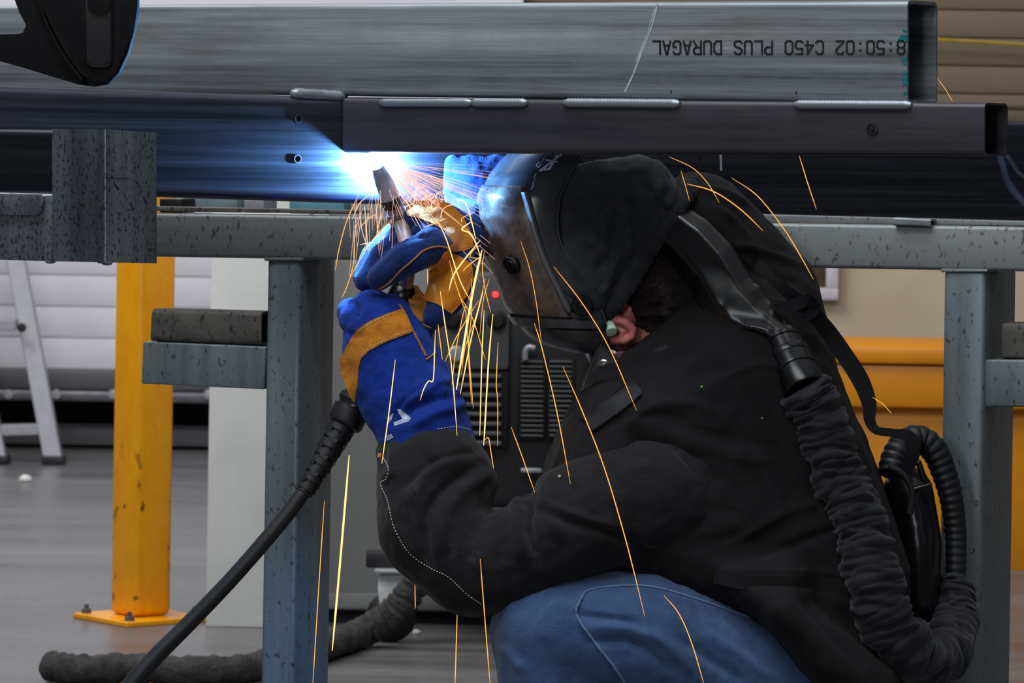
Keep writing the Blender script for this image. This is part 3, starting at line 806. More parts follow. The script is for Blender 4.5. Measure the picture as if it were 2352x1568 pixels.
def remesh(bm, voxel, smooth=6):
    me = bpy.data.meshes.new('t'); bm.to_mesh(me); bm.free()
    o = bpy.data.objects.new('t', me); COL.objects.link(o)
    m = o.modifiers.new('r', 'REMESH'); m.mode = 'VOXEL'; m.voxel_size = voxel; m.use_smooth_shade = True
    if smooth:
        s = o.modifiers.new('s', 'SMOOTH'); s.factor = 0.5; s.iterations = smooth
    dg = bpy.context.evaluated_depsgraph_get()
    out = bpy.data.meshes.new_from_object(o.evaluated_get(dg))
    bpy.data.objects.remove(o); bpy.data.meshes.remove(me)
    out.materials.clear()
    out.polygons.foreach_set('use_smooth', [True] * len(out.polygons))
    return out
def get_co(me):
    a = np.empty(len(me.vertices) * 3); me.vertices.foreach_get('co', a); return a.reshape(-1, 3)
def get_no(me):
    me.update(); a = np.empty(len(me.vertices) * 3); me.vertex_normals.foreach_get('vector', a); return a.reshape(-1, 3)
def pxs(co):
    u, v = co[:, 0] / co[:, 1] * F, (co[:, 2] - CAM_H) / co[:, 1] * F
    return np.stack([PPX + u * CR + v * SR, PPY - (-u * SR + v * CR)], 1)
def seg_dist(P, a, b):
    a, b = np.array(a, float), np.array(b, float); ab = b - a
    t = np.clip(((P - a) @ ab) / max(ab @ ab, 1e-9), 0, 1)
    return np.hypot(*(P - (a + t[:, None] * ab)).T), t
def folds(me, strokes):
    """sculpt strokes: (points, width px, height m) raise a ridge (or press a groove) on the side that faces the camera"""
    co = get_co(me); no = get_no(me); P = pxs(co)
    face = np.clip((-no[:, 1] + 0.15) / 0.4, 0, 1)
    disp = np.zeros(len(co))
    for pts, w, amp in strokes:
        sp = smooth_path(pts, 6) if len(pts) > 2 else [np.array(p, float) for p in pts]
        n = len(sp) - 1; best = np.full(len(co), 1e9); tt = np.zeros(len(co))
        for i in range(n):
            dd, t = seg_dist(P, sp[i], sp[i + 1]); m = dd < best
            best[m] = dd[m]; tt[m] = (i + t[m]) / n
        taper = np.clip(np.minimum(tt, 1 - tt) * 5 + 0.25, 0, 1)
        disp += amp * np.exp(-(best / w) ** 2) * taper
    co += no * (disp * face)[:, None]
    me.vertices.foreach_set('co', co.ravel()); me.update()
def ruffle(me, amp, scale, stretch=(1, 1, 1), seed=0.0, only=None):
    co = get_co(me); no = get_no(me)
    n = np.array([noise.fractal(Vector((c[0] * scale * stretch[0] + seed, c[1] * scale * stretch[1], c[2] * scale * stretch[2])), 1.0, 2.0, 3) for c in co])
    if only is not None: n = n * only(pxs(co))
    co += no * (n * amp)[:, None]
    me.vertices.foreach_set('co', co.ravel()); me.update()
def in_poly(P, poly):
    x, y = P[:, 0], P[:, 1]; r = np.zeros(len(P), bool); j = len(poly) - 1
    for i in range(len(poly)):
        xi, yi = poly[i]; xj, yj = poly[j]
        c = ((yi > y) != (yj > y)) & (x < (xj - xi) * (y - yi) / ((yj - yi) or 1e-9) + xi)
        r ^= c; j = i
    return r
def bvh(me):
    return BVHTree.FromPolygons([v.co.copy() for v in me.vertices], [tuple(p.vertices) for p in me.polygons])
def cast(tree, px, py):
    dr_ = (W(px, py, 6.0) - CAMP).normalized()
    h = tree.ray_cast(CAMP, dr_)
    return (h[0], h[1]) if h[0] is not None else (None, None)
def patch(name, me, poly, lift, thick, mat, parent, step=6, facing=True):
    """a piece of leather or cloth sewn onto a surface: its outline is filled with a fine grid laid on the surface, with real thickness"""
    tree = bvh(me)
    dense = []
    for a, b in zip(poly, poly[1:] + poly[:1]):
        n = max(1, int(math.hypot(b[0] - a[0], b[1] - a[1]) / step))
        for i in range(n): dense.append((a[0] + (b[0] - a[0]) * i / n, a[1] + (b[1] - a[1]) * i / n))
    xs_, ys_ = [p[0] for p in poly], [p[1] for p in poly]
    inner = []
    yy = min(ys_) + step * .5
    while yy < max(ys_):
        xx = min(xs_) + step * .5
        while xx < max(xs_):
            inner.append((xx, yy)); xx += step
        yy += step
    A = np.array(inner); ok = in_poly(A, poly)
    near = np.full(len(A), 1e9)
    for a, b in zip(poly, poly[1:] + poly[:1]): near = np.minimum(near, seg_dist(A, a, b)[0])
    A = A[ok & (near > step * .55)]
    from mathutils.geometry import delaunay_2d_cdt
    pts2 = [Vector(p) for p in dense] + [Vector(p) for p in A]
    vs, es, fs, *_ = delaunay_2d_cdt(pts2, [], [list(range(len(dense)))], 1, 1e-4)
    top = []; last = None
    for v in vs:
        p, n = cast(tree, v.x, v.y)
        if p is None: p, n = None, None
        top.append((p, n))
    # fill misses with the depth of the closest hit
    nb = [[] for _ in vs]
    for f in fs:
        for a, b in zip(f, list(f[1:]) + [f[0]]): nb[a].append(b); nb[b].append(a)
    yd = [t[0].y if t[0] is not None else 99.0 for t in top]
    for _ in range(14):            # leather bridges the dips between fingers instead of dropping into them
        y2 = list(yd)
        for i in range(len(vs)):
            q = [yd[j] for j in nb[i] if yd[j] < 90]
            if q and yd[i] < 90 and yd[i] - sum(q) / len(q) > 0.0006: y2[i] = sum(q) / len(q)
        yd = y2
    top = [(W(v.x, v.y, y), t[1]) if (t[0] is not None and abs(y - t[0].y) > 1e-7) else t for v, t, y in zip(vs, top, yd)]
    hits = [(v, t[0], t[1]) for v, t in zip(vs, top) if t[0] is not None]
    bm = bmesh.new(); V = []; B = []
    for v, (p, n) in zip(vs, top):
        if p is None:
            h = min(hits, key=lambda q: (q[0] - v).length_squared); p = W(v.x, v.y, h[1].y); n = h[2]
        n = Vector((n.x, min(n.y, -0.35), n.z)).normalized()
        V.append(bm.verts.new(p + n * lift)); B.append(bm.verts.new(p + n * (lift - thick)))
    edge = {}
    for f in fs:
        if max(V[i].co.y for i in f) - min(V[i].co.y for i in f) > 0.03: continue
        try:
            bm.faces.new([V[i] for i in f]); bm.faces.new([B[i] for i in reversed(f)])
        except ValueError: continue
        for a, b in zip(f, list(f[1:]) + [f[0]]):
            k = (min(a, b), max(a, b)); edge[k] = edge.get(k, 0) + 1
    for (a, b), c in edge.items():
        if c == 1:
            try: bm.faces.new((V[a], V[b], B[b], B[a]))
            except ValueError: pass
    return obj(name, bm, mat, parent, sharp=50)
def seam(name, me, pts, r_px, mat, parent, lift=0.0, dash=None, sides=6):
    """a cord or a row of stitches laid on a surface"""
    tree = bvh(me) if not isinstance(me, BVHTree) else me
    sp = smooth_path(pts, 10); P = []
    for q in sp:
        p, n = cast(tree, float(q[0]), float(q[1]))
        if p is not None: P.append(p + n * lift)
    bm = bmesh.new()
    if dash:
        L = 0.0; run = []; on = True
        for a, b in zip(P, P[1:]):
            n = max(1, int((b - a).length / 0.0006))
            for i in range(n):
                q = a + (b - a) * i / n
                L += (b - a).length / n
                if L > (dash[0] if on else dash[1]):
                    if on and len(run) > 1: tube(bm, [run[0], run[-1]], S(r_px, 6.0), sides)
                    run = []; L = 0; on = not on
                if on: run.append(q)
    elif len(P) > 1:
        tube(bm, P, S(r_px, 6.0), sides)
    return obj(name, bm, mat, parent, sharp=80)
def ribbon(bm, pts, thick):
    """flat strap: pts (px, py, d, width px); broad side to the camera"""
    sp = smooth_path(pts, 8); n = len(sp); rows = []
    for i, q in enumerate(sp):
        a, b = sp[max(i - 1, 0)], sp[min(i + 1, n - 1)]
        tx, ty = b[0] - a[0], b[1] - a[1]; l = math.hypot(tx, ty) or 1; nx, ny = -ty / l, tx / l
        w = q[3] / 2
        row = []
        for s_, dd in ((-1, 0), (1, 0), (1, thick), (-1, thick)):
            row.append(bm.verts.new(W(q[0] + nx * w * s_, q[1] + ny * w * s_, q[2] + dd)))
        rows.append(row)
    for r0, r1 in zip(rows, rows[1:]):
        for k in range(4): bm.faces.new((r0[k], r0[(k + 1) % 4], r1[(k + 1) % 4], r1[k]))
    bm.faces.new(rows[0][::-1]); bm.faces.new(rows[-1])

# ------------------------------------------------------------------ cloth and skin materials
def cloth(name, c1, c2, rough=0.9, sheen=0.3, scale=40, fine=500, bumpk=0.25, marks=None, tint=None):
    m, t, bs = new_mat(name)
    k = noise_fac(t, (1, 1, 1), scale, 6, 0.7, 0.3, 0.7)
    f = noise_fac(t, (1, 1, 1), fine, 3, 0.7, 0.3, 0.7)
    col = mix(t, k, c1, c2)
    col = mix(t, mul(t, f, 0.35), col, c2)
    if marks:
        mk = noise_fac(t, (1, 1, 1), marks[1], 6, 0.75, marks[2], marks[2] + 0.2, dist=0.6)
        col = mix(t, mul(t, mk, marks[3]), col, marks[0])
    t.links.new(col, bs.inputs['Base Color'])
    bs.inputs['Roughness'].default_value = rough
    bs.inputs['Specular IOR Level'].default_value = 0.25
    bs.inputs['Sheen Weight'].default_value = sheen; bs.inputs['Sheen Roughness'].default_value = 0.5
    if tint: bs.inputs['Sheen Tint'].default_value = tint
    if bumpk: bump(t, bs, f, bumpk, 0.0015)
    return m
M_jacket = cloth('jacket_cotton', srgb(11, 9, 11), srgb(22, 20, 23), sheen=0.02)
M_suede = cloth('black_suede', srgb(12, 12, 14), srgb(26, 26, 29), sheen=0.08, scale=24, fine=300, marks=(srgb(96, 98, 106), 9.0, 0.60, 0.35))
M_hood = cloth('hood_fabric', srgb(24, 27, 31), srgb(50, 54, 59), sheen=0.08)
M_collar = cloth('collar_leather', srgb(22, 22, 25), srgb(36, 36, 40), rough=0.55, sheen=0.05, bumpk=0.1)
M_denim = cloth('denim', srgb(30, 52, 88), srgb(66, 94, 132), sheen=0.15, scale=9, fine=420, bumpk=0.5, marks=(srgb(120, 146, 178), 4.0, 0.55, 0.35))
M_seam = cloth('denim_seam', srgb(70, 94, 128), srgb(100, 124, 156), sheen=0.1)
M_blue = cloth('blue_suede', srgb(3, 28, 104), srgb(8, 50, 146), sheen=0.2, scale=28, fine=350, bumpk=0.5, marks=(srgb(8, 22, 70), 16.0, 0.56, 0.6), tint=(0.3, 0.5, 1, 1))
M_blue_worn = cloth('worn_blue_suede', srgb(5, 20, 60), srgb(9, 38, 100), sheen=0.3, scale=40, fine=350, bumpk=0.5, marks=(srgb(14, 18, 30), 24.0, 0.52, 0.6), tint=(0.3, 0.5, 1, 1))
M_tan = cloth('tan_leather', srgb(140, 78, 10), srgb(196, 126, 26), sheen=0.15, scale=34, fine=350, bumpk=0.5, marks=(srgb(70, 42, 14), 22.0, 0.60, 0.7))
M_cord = cloth('seam_cord', srgb(130, 76, 30), srgb(160, 100, 44), bumpk=0)
M_thread = plain('pale_thread', srgb(190, 184, 168), 0.8)
M_web = cloth('webbing', srgb(16, 17, 20), srgb(34, 35, 39), rough=0.7, sheen=0.05, fine=700)
M_sleevehose = cloth('hose_cover_cloth', srgb(18, 18, 22), srgb(32, 32, 38), rough=0.7, sheen=0.15)
m, t, bs = new_mat('skin'); k = noise_fac(t, (1, 1, 1), 60, 5, 0.6, 0.3, 0.7)
t.links.new(mix(t, k, srgb(176, 116, 98), srgb(208, 152, 132)), bs.inputs['Base Color']); bs.inputs['Roughness'].default_value = 0.5
bs.inputs['Subsurface Weight'].default_value = 0.15; bs.inputs['Subsurface Radius'].default_value = (0.01, 0.004, 0.002); bump(t, bs, k, 0.2)
M_skin = m
m, t, bs = new_mat('dark_hair'); k = noise_fac(t, (30, 30, 260), 1.0, 6, 0.7, 0.3, 0.7, rot=(0, math.radians(38), 0))
t.links.new(mix(t, k, srgb(10, 8, 8), srgb(74, 60, 54)), bs.inputs['Base Color']); bs.inputs['Roughness'].default_value = 0.42; bump(t, bs, k, 0.9, 0.006)
M_hair = m
M_shell = plain('helmet_shell', srgb(52, 54, 58), 0.26, spec=0.45, mottle=0.06, mscale=40)
m, t, bs = new_mat('scratched_visor'); k = noise_fac(t, (1, 1, 1), 26, 6, 0.8, 0.45, 0.75)
t.links.new(mix(t, k, srgb(64, 54, 48), srgb(104, 92, 84)), bs.inputs['Base Color']); bs.inputs['Specular IOR Level'].default_value = 0.6
r = t.nodes.new('ShaderNodeMapRange'); r.inputs['To Min'].default_value = 0.24; r.inputs['To Max'].default_value = 0.44
t.links.new(k, r.inputs['Value']); t.links.new(r.outputs[0], bs.inputs['Roughness'])
M_visor = m
M_gloss_black = plain('gloss_black', srgb(12, 13, 15), 0.30, spec=0.5, mottle=0.1, mscale=50)

# ================================================================== the welder
D0 = 6.05
per = thing('person', 'person in black jacket and blue jeans crouching to weld under the tubes', 'person', W(1500, 2144, 5.95))
per.location.z = 0.0
# body: one continuous surface under the clothing
bm = bmesh.new()
DOFF = 0.058
chain(bm, (1505, 615, 6.04, 140, .080), (1400, 700, 6.04, 100, .065), (1360, 740, 6.04, 70, .045))
hull(bm, ell(1345, 640, 6.04, 34, .02), ell(1395, 600, 6.04, 60, .05), ell(1390, 690, 6.04, 50, .04))
chain(bm, (1470, 690, 6.04, 105, .068), (1490, 790, 6.04, 72, .055), (1590, 880, 6.0, 90, .08))
DOFF = 0.0
chain(bm, (1600, 860, 6.05, 120, .12), (1680, 930, 6.05, 215, .16), (1760, 1160, 6.05, 225, .165), (1880, 1370, 6.05, 165, .15))
chain(bm, (1520, 1000, 5.93, 70), (1480, 1130, 5.89, 85), (1200, 1275, 5.875, 62), (1080, 1310, 5.87, 55), (1000, 1100, 5.93, 55), (950, 950, 5.975, 46), (890, 810, 5.985, 62, .03), (880, 760, 5.985, 50, .025))
chain(bm, (1640, 600, 6.13, 80, .06), (1360, 480, 6.165, 50, .035), (1090, 440, 6.155, 42, .03), (1070, 540, 6.12, 46, .03))
chain(bm, (1870, 1500, 5.98, 110, .08), (1480, 1490, 5.87, 110, .07), (1265, 1450, 5.87, 95), (1330, 1750, 5.88, 75), (1420, 2010, 5.9, 48), (1300, 2105, 5.9, 36, None, 26))
chain(bm, (1850, 1500, 6.15, 130, .11), (1640, 1780, 6.19, 110), (1500, 2040, 6.2, 80), (1760, 2085, 6.2, 55), (2000, 2090, 6.2, 45))
me_body = remesh(bm, 0.008, 5)
o = link_mesh('body', me_body, M_skin, per)
# ear on the near side
DOFF = 0.058
hbm = bmesh.new()
chain(hbm, (1402, 738, 5.965, 14, .012), (1412, 730, 5.96, 13, .012), (1436, 741, 5.957, 12, .011), (1453, 757, 5.957, 11, .010), (1452, 772, 5.958, 10, .010), (1436, 782, 5.962, 10, .010), (1412, 781, 5.966, 12, .010))
hull(hbm, ell(1412, 760, 5.985, 26, .014), ell(1432, 762, 5.98, 20, .014), ell(1450, 700, 6.0, 30, .03))
chain(hbm, (1412, 748, 5.963, 7, .008), (1432, 762, 5.960, 7, .008), (1426, 776, 5.962, 6, .008))
me = remesh(hbm, 0.0018, 4)
ear = link_mesh('ear', me, plain('ear_skin', srgb(206, 122, 116), 0.5, mottle=0.12, mscale=90), per)
bm = bmesh.new()
a, b = W(1397, 740, 5.957), W(1404, 762, 5.945)
lathe(bm, [(0, 0), (S(11, 6), 0), (S(13, 6), 0.006), (S(15, 6), 0.015), (S(14, 6), 0.019), (0, 0.020)], a, b - a, 24)
obj('ear_plug', bm, plain('pale_green_foam', srgb(206, 236, 216), 0.7, mottle=0.04), per)
# hair
bm = bmesh.new()
chain(bm, (1515, 632, 6.04, 150, .090), (1560, 680, 6.04, 96, .075))
hull(bm, ell(1530, 700, 6.04, 92, .074), ell(1500, 735, 6.04, 55, .066), ell(1470, 690, 6.04, 70, .080))
me_hair = remesh(bm, 0.0035, 4)
ruffle(me_hair, 0.006, 60, (0.5, 0.5, 1.6), 3.0)
hair = link_mesh('hair', me_hair, M_hair, per)

# jacket
DOFF = 0.0
bm = bmesh.new()
A = ell(1608, 522, 6.105, 128, .082); B = ell(1742, 682, 6.10, 138, .090); B2 = ell(1758, 745, 6.09, 138, .10)
C = ell(1684, 925, 6.05, 250, .205); D = ell(1762, 1150, 6.05, 265, .215); E = ell(1888, 1345, 6.04, 212, .215)
Fc = ell(1436, 955, 6.03, 122, .17); Gc = ell(1395, 1090, 6.02, 148, .18); H = ell(1398, 878, 6.03, 60, .10)
I = ell(1500, 1220, 6.03, 190, .20)
J = ell(1560, 1000, 5.925, 120, .075)
for q in ((A, B), (B, B2, C), (C, D), (D, E), (Fc, C), (Gc, D), (Fc, Gc), (H, Fc), (Gc, I), (I, D), (I, E), (J, C), (J, Fc), (J, D)): hull(bm, *q)
hull(bm, ell(1850, 1430, 5.93, 120, .12), ell(1900, 1400, 6.04, 190, .21), ell(1960, 1560, 5.97, 120, .14))
hull(bm, ell(1640, 1290, 5.93, 62, .10), ell(1790, 1385, 5.86, 60, .10), ell(1800, 1290, 5.95, 140, .12))
hull(bm, ell(1790, 1385, 5.86, 60, .10), ell(1900, 1500, 5.86, 72, .10), ell(1980, 1580, 5.88, 90, .11))
chain(bm, (1610, 520, 6.12, 110, .07), (1360, 478, 6.165, 72, .036), (1150, 450, 6.16, 62, .035))
me_j = remesh(bm, 0.0048, 8)
ruffle(me_j, 0.0045, 16, (1, 1, 1), 1.0)
fold_j = [
    ([(1430, 985), (1500, 935), (1580, 925), (1660, 955)], 12, .004), ([(1460, 960), (1520, 950), (1590, 965)], 9, -.004),
    ([(1560, 1010), (1660, 1040), (1760, 1060)], 16, .004), ([(1500, 960), (1650, 1000), (1790, 1030)], 12, -.003),
    ([(1650, 470), (1700, 520), (1740, 600)], 10, .006), ([(1620, 450), (1690, 490), (1760, 560)], 9, -.005), ([(1680, 560), (1760, 580), (1840, 610)], 9, .006),
    ([(1660, 600), (1740, 630), (1840, 650)], 9, -.006), ([(1600, 430), (1660, 440), (1720, 470)], 8, .006), ([(1690, 640), (1760, 690), (1850, 700)], 9, .006),
    ([(1660, 870), (1740, 840), (1830, 850)], 9, .004), ([(1300, 960), (1290, 1040), (1262, 1100)], 9, .004), ([(1330, 920), (1316, 1000), (1296, 1060)], 8, -.004),
    ([(1700, 1290), (1850, 1240), (1960, 1200)], 10, -.005), ([(1660, 1260), (1800, 1180), (1900, 1150)], 12, .004),
    ([(1690, 1332), (1830, 1336), (1960, 1344)], 20, -.003), ([(1660, 1310), (1820, 1310), (1980, 1322)], 6, .003),
    ([(1740, 1030), (1780, 1120), (1790, 1220)], 14, .004), ([(1830, 1000), (1870, 1100), (1880, 1200)], 14, -.004),
    ([(1840, 1380), (1900, 1450), (1980, 1540)], 8, -.004)]
folds(me_j, fold_j)
jac = link_mesh('jacket', me_j, M_jacket, per)
tj = bvh(me_j)
# collar, velcro tab and press stud
bm = bmesh.new()
for q in (((1700, 742, 6.05, 22, .02), (1652, 768, 5.955, 24, .014), (1600, 800, 5.93, 26, .012), (1540, 832, 5.925, 28, .012), (1474, 866, 5.935, 26, .012), (1452, 878, 5.945, 18, .010)),
          ((1660, 752, 6.0, 10, .014), (1600, 772, 5.955, 10, .010), (1520, 800, 5.945, 10, .010), (1470, 836, 5.945, 10, .010))):
    chain(bm, *q)
hull(bm, ell(1600, 772, 5.955, 10, .01), ell(1520, 800, 5.945, 10, .01), ell(1600, 800, 5.932, 20, .01), ell(1530, 838, 5.928, 22, .01), ell(1474, 866, 5.938, 18, .01))
hull(bm, ell(1384, 804, 6.01, 14, .012), ell(1364, 862, 5.99, 16, .012), ell(1412, 842, 5.985, 20, .012), ell(1396, 888, 5.98, 18, .012), ell(1352, 905, 5.985, 20, .03))
chain(bm, (1372, 800, 6.10, 22, .03), (1390, 860, 6.12, 30, .03))
me_c = remesh(bm, 0.003, 4); folds(me_c, [([(1470, 885), (1550, 840), (1650, 770)], 5, -.003)])
coll = link_mesh('collar', me_c, M_collar, per)
tc_ = bvh(me_c)
obj_ = patch('velcro_tab', me_j, [(1352, 962), (1372, 938), (1456, 880), (1476, 900), (1474, 912), (1380, 982), (1366, 992), (1356, 984)], 0.006, 0.006, M_web, jac)
patch('storm_flap', me_j, [(1330, 905), (1372, 880), (1430, 866), (1440, 884), (1380, 930), (1345, 968), (1328, 950)], 0.003, 0.004, M_jacket, jac)
p, n = cast(tc_, 1387, 838)
if p is None: p, n = W(1387, 838, 5.96), Vector((0, -1, 0))
bm = bmesh.new(); lathe(bm, [(0, 0), (S(13, 6), 0), (S(13, 6), 0.002), (S(10, 6), 0.003), (S(8, 6), 0.0015), (S(5, 6), 0.0015), (S(4, 6), 0.0035), (0, 0.0036)], p, Vector((-.25, -1, 0)), 24); obj('press_stud', bm, M_chrome, coll)
bm = bmesh.new(); chain(bm, (1430, 835, 6.02, 30, .04), (1450, 870, 6.0, 30, .03)); me = remesh(bm, .004, 3); link_mesh('undershirt', me, cloth('maroon_shirt', srgb(58, 18, 30), srgb(80, 28, 42)), per)

# black suede sleeve on the near arm
bm = bmesh.new()
chain(bm, (1502, 1140, 5.895, 160, .088, 152), (1352, 1200, 5.875, 118, .078), (1190, 1283, 5.872, 122, .078), (1082, 1312, 5.870, 108, .075), (990, 1212, 5.89, 124, .078), (1003, 1112, 5.925, 138, .078), (985, 1040, 5.955, 124, .074, 58))
hull(bm, ell(1480, 1110, 5.90, 140, .08, 124), ell(1350, 1100, 5.92, 60, .06), ell(1300, 1150, 5.89, 80, .07))
me_s = remesh(bm, 0.0038, 7)
ruffle(me_s, 0.0030, 26, (1, 1, 1), 5.0)
folds(me_s, [
    ([(1215, 1148), (1216, 1215), (1240, 1290)], 9, -.014), ([(1190, 1130), (1186, 1210), (1200, 1290)], 15, .010), ([(1250, 1110), (1262, 1180), (1300, 1250)], 14, .007),
    ([(1216, 1160), (1300, 1195), (1420, 1230), (1540, 1300)], 12, -.007), ([(1260, 1160), (1340, 1190), (1430, 1215)], 10, .006),
    ([(1100, 1070), (1020, 1120), (975, 1200), (985, 1300)], 13, -.010), ([(1130, 1080), (1060, 1130), (1020, 1200), (1010, 1290)], 18, .008), ([(1060, 1040), (980, 1090), (930, 1170)], 18, .008),
    ([(1110, 1030), (1000, 1060), (930, 1120)], 9, -.006), ([(905, 1010), (900, 1080), (870, 1105)], 12, .006), ([(880, 1120), (905, 1200), (950, 1280)], 10, .004),
    ([(960, 990), (985, 1030), (1000, 1060)], 14, .005), ([(1140, 1250), (1150, 1330), (1180, 1400)], 12, -.006), ([(1090, 1240), (1110, 1320)], 14, .005),
    ([(1345, 1035), (1380, 1000), (1470, 985), (1560, 1010), (1625, 1085), (1668, 1190)], 7, .006), ([(1400, 1010), (1480, 1002), (1545, 1025), (1605, 1095)], 6, -.004),
    ([(1540, 1300), (1590, 1240), (1665, 1200)], 6, .004)])
slv = link_mesh('leather_sleeve', me_s, M_suede, per)
ts = bvh(me_s)
seam('stitching', ts, [(880, 1050), (892, 1075), (886, 1100), (874, 1110), (890, 1150), (905, 1210), (940, 1270), (988, 1304), (1030, 1325), (1070, 1362), (1110, 1390)], 1.3, M_thread, slv, 0.0003, (0.0026, 0.0013))
seam('stitching', ts, [(1541, 1304), (1575, 1262), (1620, 1226), (1667, 1197)], 1.3, M_thread, slv, 0.0003, (0.0026, 0.0013))
p, n = cast(ts, 872, 1046)
if p is not None:
    bm = bmesh.new(); lathe(bm, [(0, 0), (S(7, 6), 0), (S(5, 6), .002), (0, .0025)], p, n, 14); obj('cuff_stud', bm, M_tan, slv)

M_green = plain('green_paint', srgb(120, 210, 60), 0.6)
for x, y, r, tr_, mt_, nm, pr_ in ((1612, 888, 3.2, tj, M_green, 'paint_speck', jac), (1750, 960, 2.2, tj, M_green, 'paint_speck', jac), (1342, 1036, 6, ts, M_thread, 'pale_fleck', slv), (1285, 1094, 4, ts, M_thread, 'pale_fleck', slv)):
    p, n = cast(tr_, x, y)
    if p is None: continue
    bm = bmesh.new(); bmesh.ops.create_icosphere(bm, subdivisions=2, radius=S(r, 5.85))
    for v in bm.verts: v.co = Vector((v.co.x, v.co.y * .4, v.co.z)) + p
    obj(nm, bm, mt_, pr_)
# jeans
bm = bmesh.new()
chain(bm, (1870, 1560, 5.97, 150, .13), (1700, 1560, 5.92, 178, .115), (1490, 1480, 5.875, 172, .105), (1262, 1446, 5.872, 140, .090), (1300, 1620, 5.875, 148, .088), (1335, 1770, 5.885, 112, .075), (1420, 2030, 5.90, 72, .05))
chain(bm, (1870, 1560, 6.13, 150, .12), (1640, 1790, 6.19, 135, .10), (1500, 2050, 6.2, 108, .08), (1760, 2085, 6.2, 75, .06), (1960, 2092, 6.2, 62, .05))
me_n = remesh(bm, 0.0045, 7)
ruffle(me_n, 0.003, 20, (1, 1, 1), 9.0)
folds(me_n, [
    ([(1320, 1410), (1440, 1425), (1480, 1450)], 8, -.006), ([(1340, 1440), (1450, 1445), (1530, 1480), (1600, 1560)], 12, .008), ([(1350, 1470), (1460, 1480), (1540, 1540)], 9, -.007),
    ([(1320, 1410), (1380, 1490), (1440, 1568)], 6, .004), ([(1335, 1372), (1318, 1410)], 6, .004), ([(1150, 1480), (1200, 1540)], 12, .005), ([(1560, 1460), (1640, 1520), (1720, 1568)], 12, -.007),
    ([(1600, 1440), (1690, 1500), (1790, 1568)], 14, .006), ([(1420, 1330), (1520, 1345)], 16, .003)])
jn = link_mesh('jeans', me_n, M_denim, per)
tn = bvh(me_n)
seam('side_seam', tn, [(1334, 1376), (1352, 1356), (1420, 1346), (1500, 1348), (1600, 1376), (1700, 1410), (1790, 1440)], 3.0, M_seam, jn, 0.0006)
seam('inner_seam', tn, [(1334, 1376), (1324, 1400), (1330, 1424), (1370, 1480), (1410, 1530), (1440, 1575)], 3.0, M_seam, jn, 0.0006)
# boots
for (x0, d, yo) in ((1300, 5.9, 0), (1930, 6.2, 0)):
    bm = bmesh.new()
    zf = 0.0
    if x0 == 1300: chain(bm, (1425, 2020, d, 70, .05), (1420, 2095, d, 72, .045, 40), (1250, 2112, d, 60, .045, 34))
    else: chain(bm, (1940, 2080, d, 66, .05, 50), (2040, 2060, d, 60, .045, 50), (2110, 2050, d, 50, .04))
    me = remesh(bm, 0.006, 4)
    co = get_co(me); co[:, 2] = np.maximum(co[:, 2], 0.0); me.vertices.foreach_set('co', co.ravel()); me.update()
    link_mesh('boot', me, M_collar, per)

# near glove: gauntlet round the wrist, fist closed on the torch handle
bm = bmesh.new()
chain(bm, (985, 1025, 5.955, 112, .064, 60), (962, 955, 5.965, 112, .062), (925, 885, 5.975, 120, .056, 100), (893, 815, 5.98, 108, .048), (880, 765, 5.985, 92, .044))
hull(bm, ell(880, 765, 5.985, 92, .044), ell(832, 705, 5.99, 24, .026), ell(900, 715, 5.99, 30, .030), ell(950, 752, 5.99, 34, .030))
chain(bm, (815, 735, 5.99, 37, .026), (806, 716, 6.035, 33, .024), (850, 720, 6.075, 28, .02))
chain(bm, (845, 700, 5.99, 34, .026), (850, 690, 6.04, 30, .022), (890, 700, 6.075, 26, .02))
chain(bm, (880, 712, 5.99, 34, .026), (895, 706, 6.045, 30, .022), (925, 720, 6.075, 25, .02))
chain(bm, (835, 780, 6.0, 40, .03), (825, 770, 6.045, 34, .024), (880, 780, 6.08, 30, .02))
chain(bm, (975, 760, 5.99, 24, .022), (968, 722, 6.01, 22, .02), (955, 690, 6.03, 22, .018), (950, 668, 6.04, 15, .014))
hull(bm, ell(905, 760, 6.02, 60, .03), ell(955, 720, 6.045, 30, .02), ell(945, 690, 6.05, 24, .014))
me_g = remesh(bm, 0.0026, 5)
ruffle(me_g, 0.0022, 40, (1, 1, 1), 2.0)
folds(me_g, [
    ([(1050, 870), (980, 890), (920, 930)], 14, .008), ([(1040, 905), (960, 930), (900, 975)], 10, -.008), ([(1075, 925), (1000, 950), (940, 980)], 12, .007), ([(1060, 900), (1010, 905)], 10, .006),
    ([(900, 960), (930, 920), (1000, 870)], 8, -.006), ([(1000, 840), (1010, 880), (1020, 920)], 10, .004), ([(812, 690), (822, 712), (818, 730)], 6, -.006), ([(790, 760), (810, 770), (830, 772)], 8, -.006),
    ([(985, 1000), (1040, 1000), (1100, 1010)], 6, .003)])
gn = link_mesh('glove', me_g, M_blue, per)
tg = bvh(me_g)
pp = [(800, 792), (822, 756), (850, 738), (890, 720), (926, 709), (938, 735), (948, 762), (920, 772), (880, 788), (848, 806), (830, 824), (824, 850), (822, 890), (814, 922), (800, 894), (787, 860), (784, 826)]
pt = patch('knuckle_patch', me_g, pp, 0.0022, 0.003, M_tan, gn, 5); pt['label'] = 'tan leather patch across the back of the glove'
seam('stitching', tg, [(826, 760), (854, 743), (892, 725), (924, 714)], 1.2, M_thread, gn, 0.0026, (0.0026, 0.0012))
seam('stitching', tg, [(946, 758), (918, 768), (880, 784), (848, 802), (828, 822)], 1.2, M_thread, gn, 0.0026, (0.0026, 0.0012))
seam('piping', tg, [(918, 700), (932, 726), (946, 756), (964, 790), (978, 818)], 2.6, M_cord, gn, 0.0006)
seam('piping', tg, [(978, 826), (990, 818), (1000, 808)], 2.6, M_cord, gn, 0.0006)
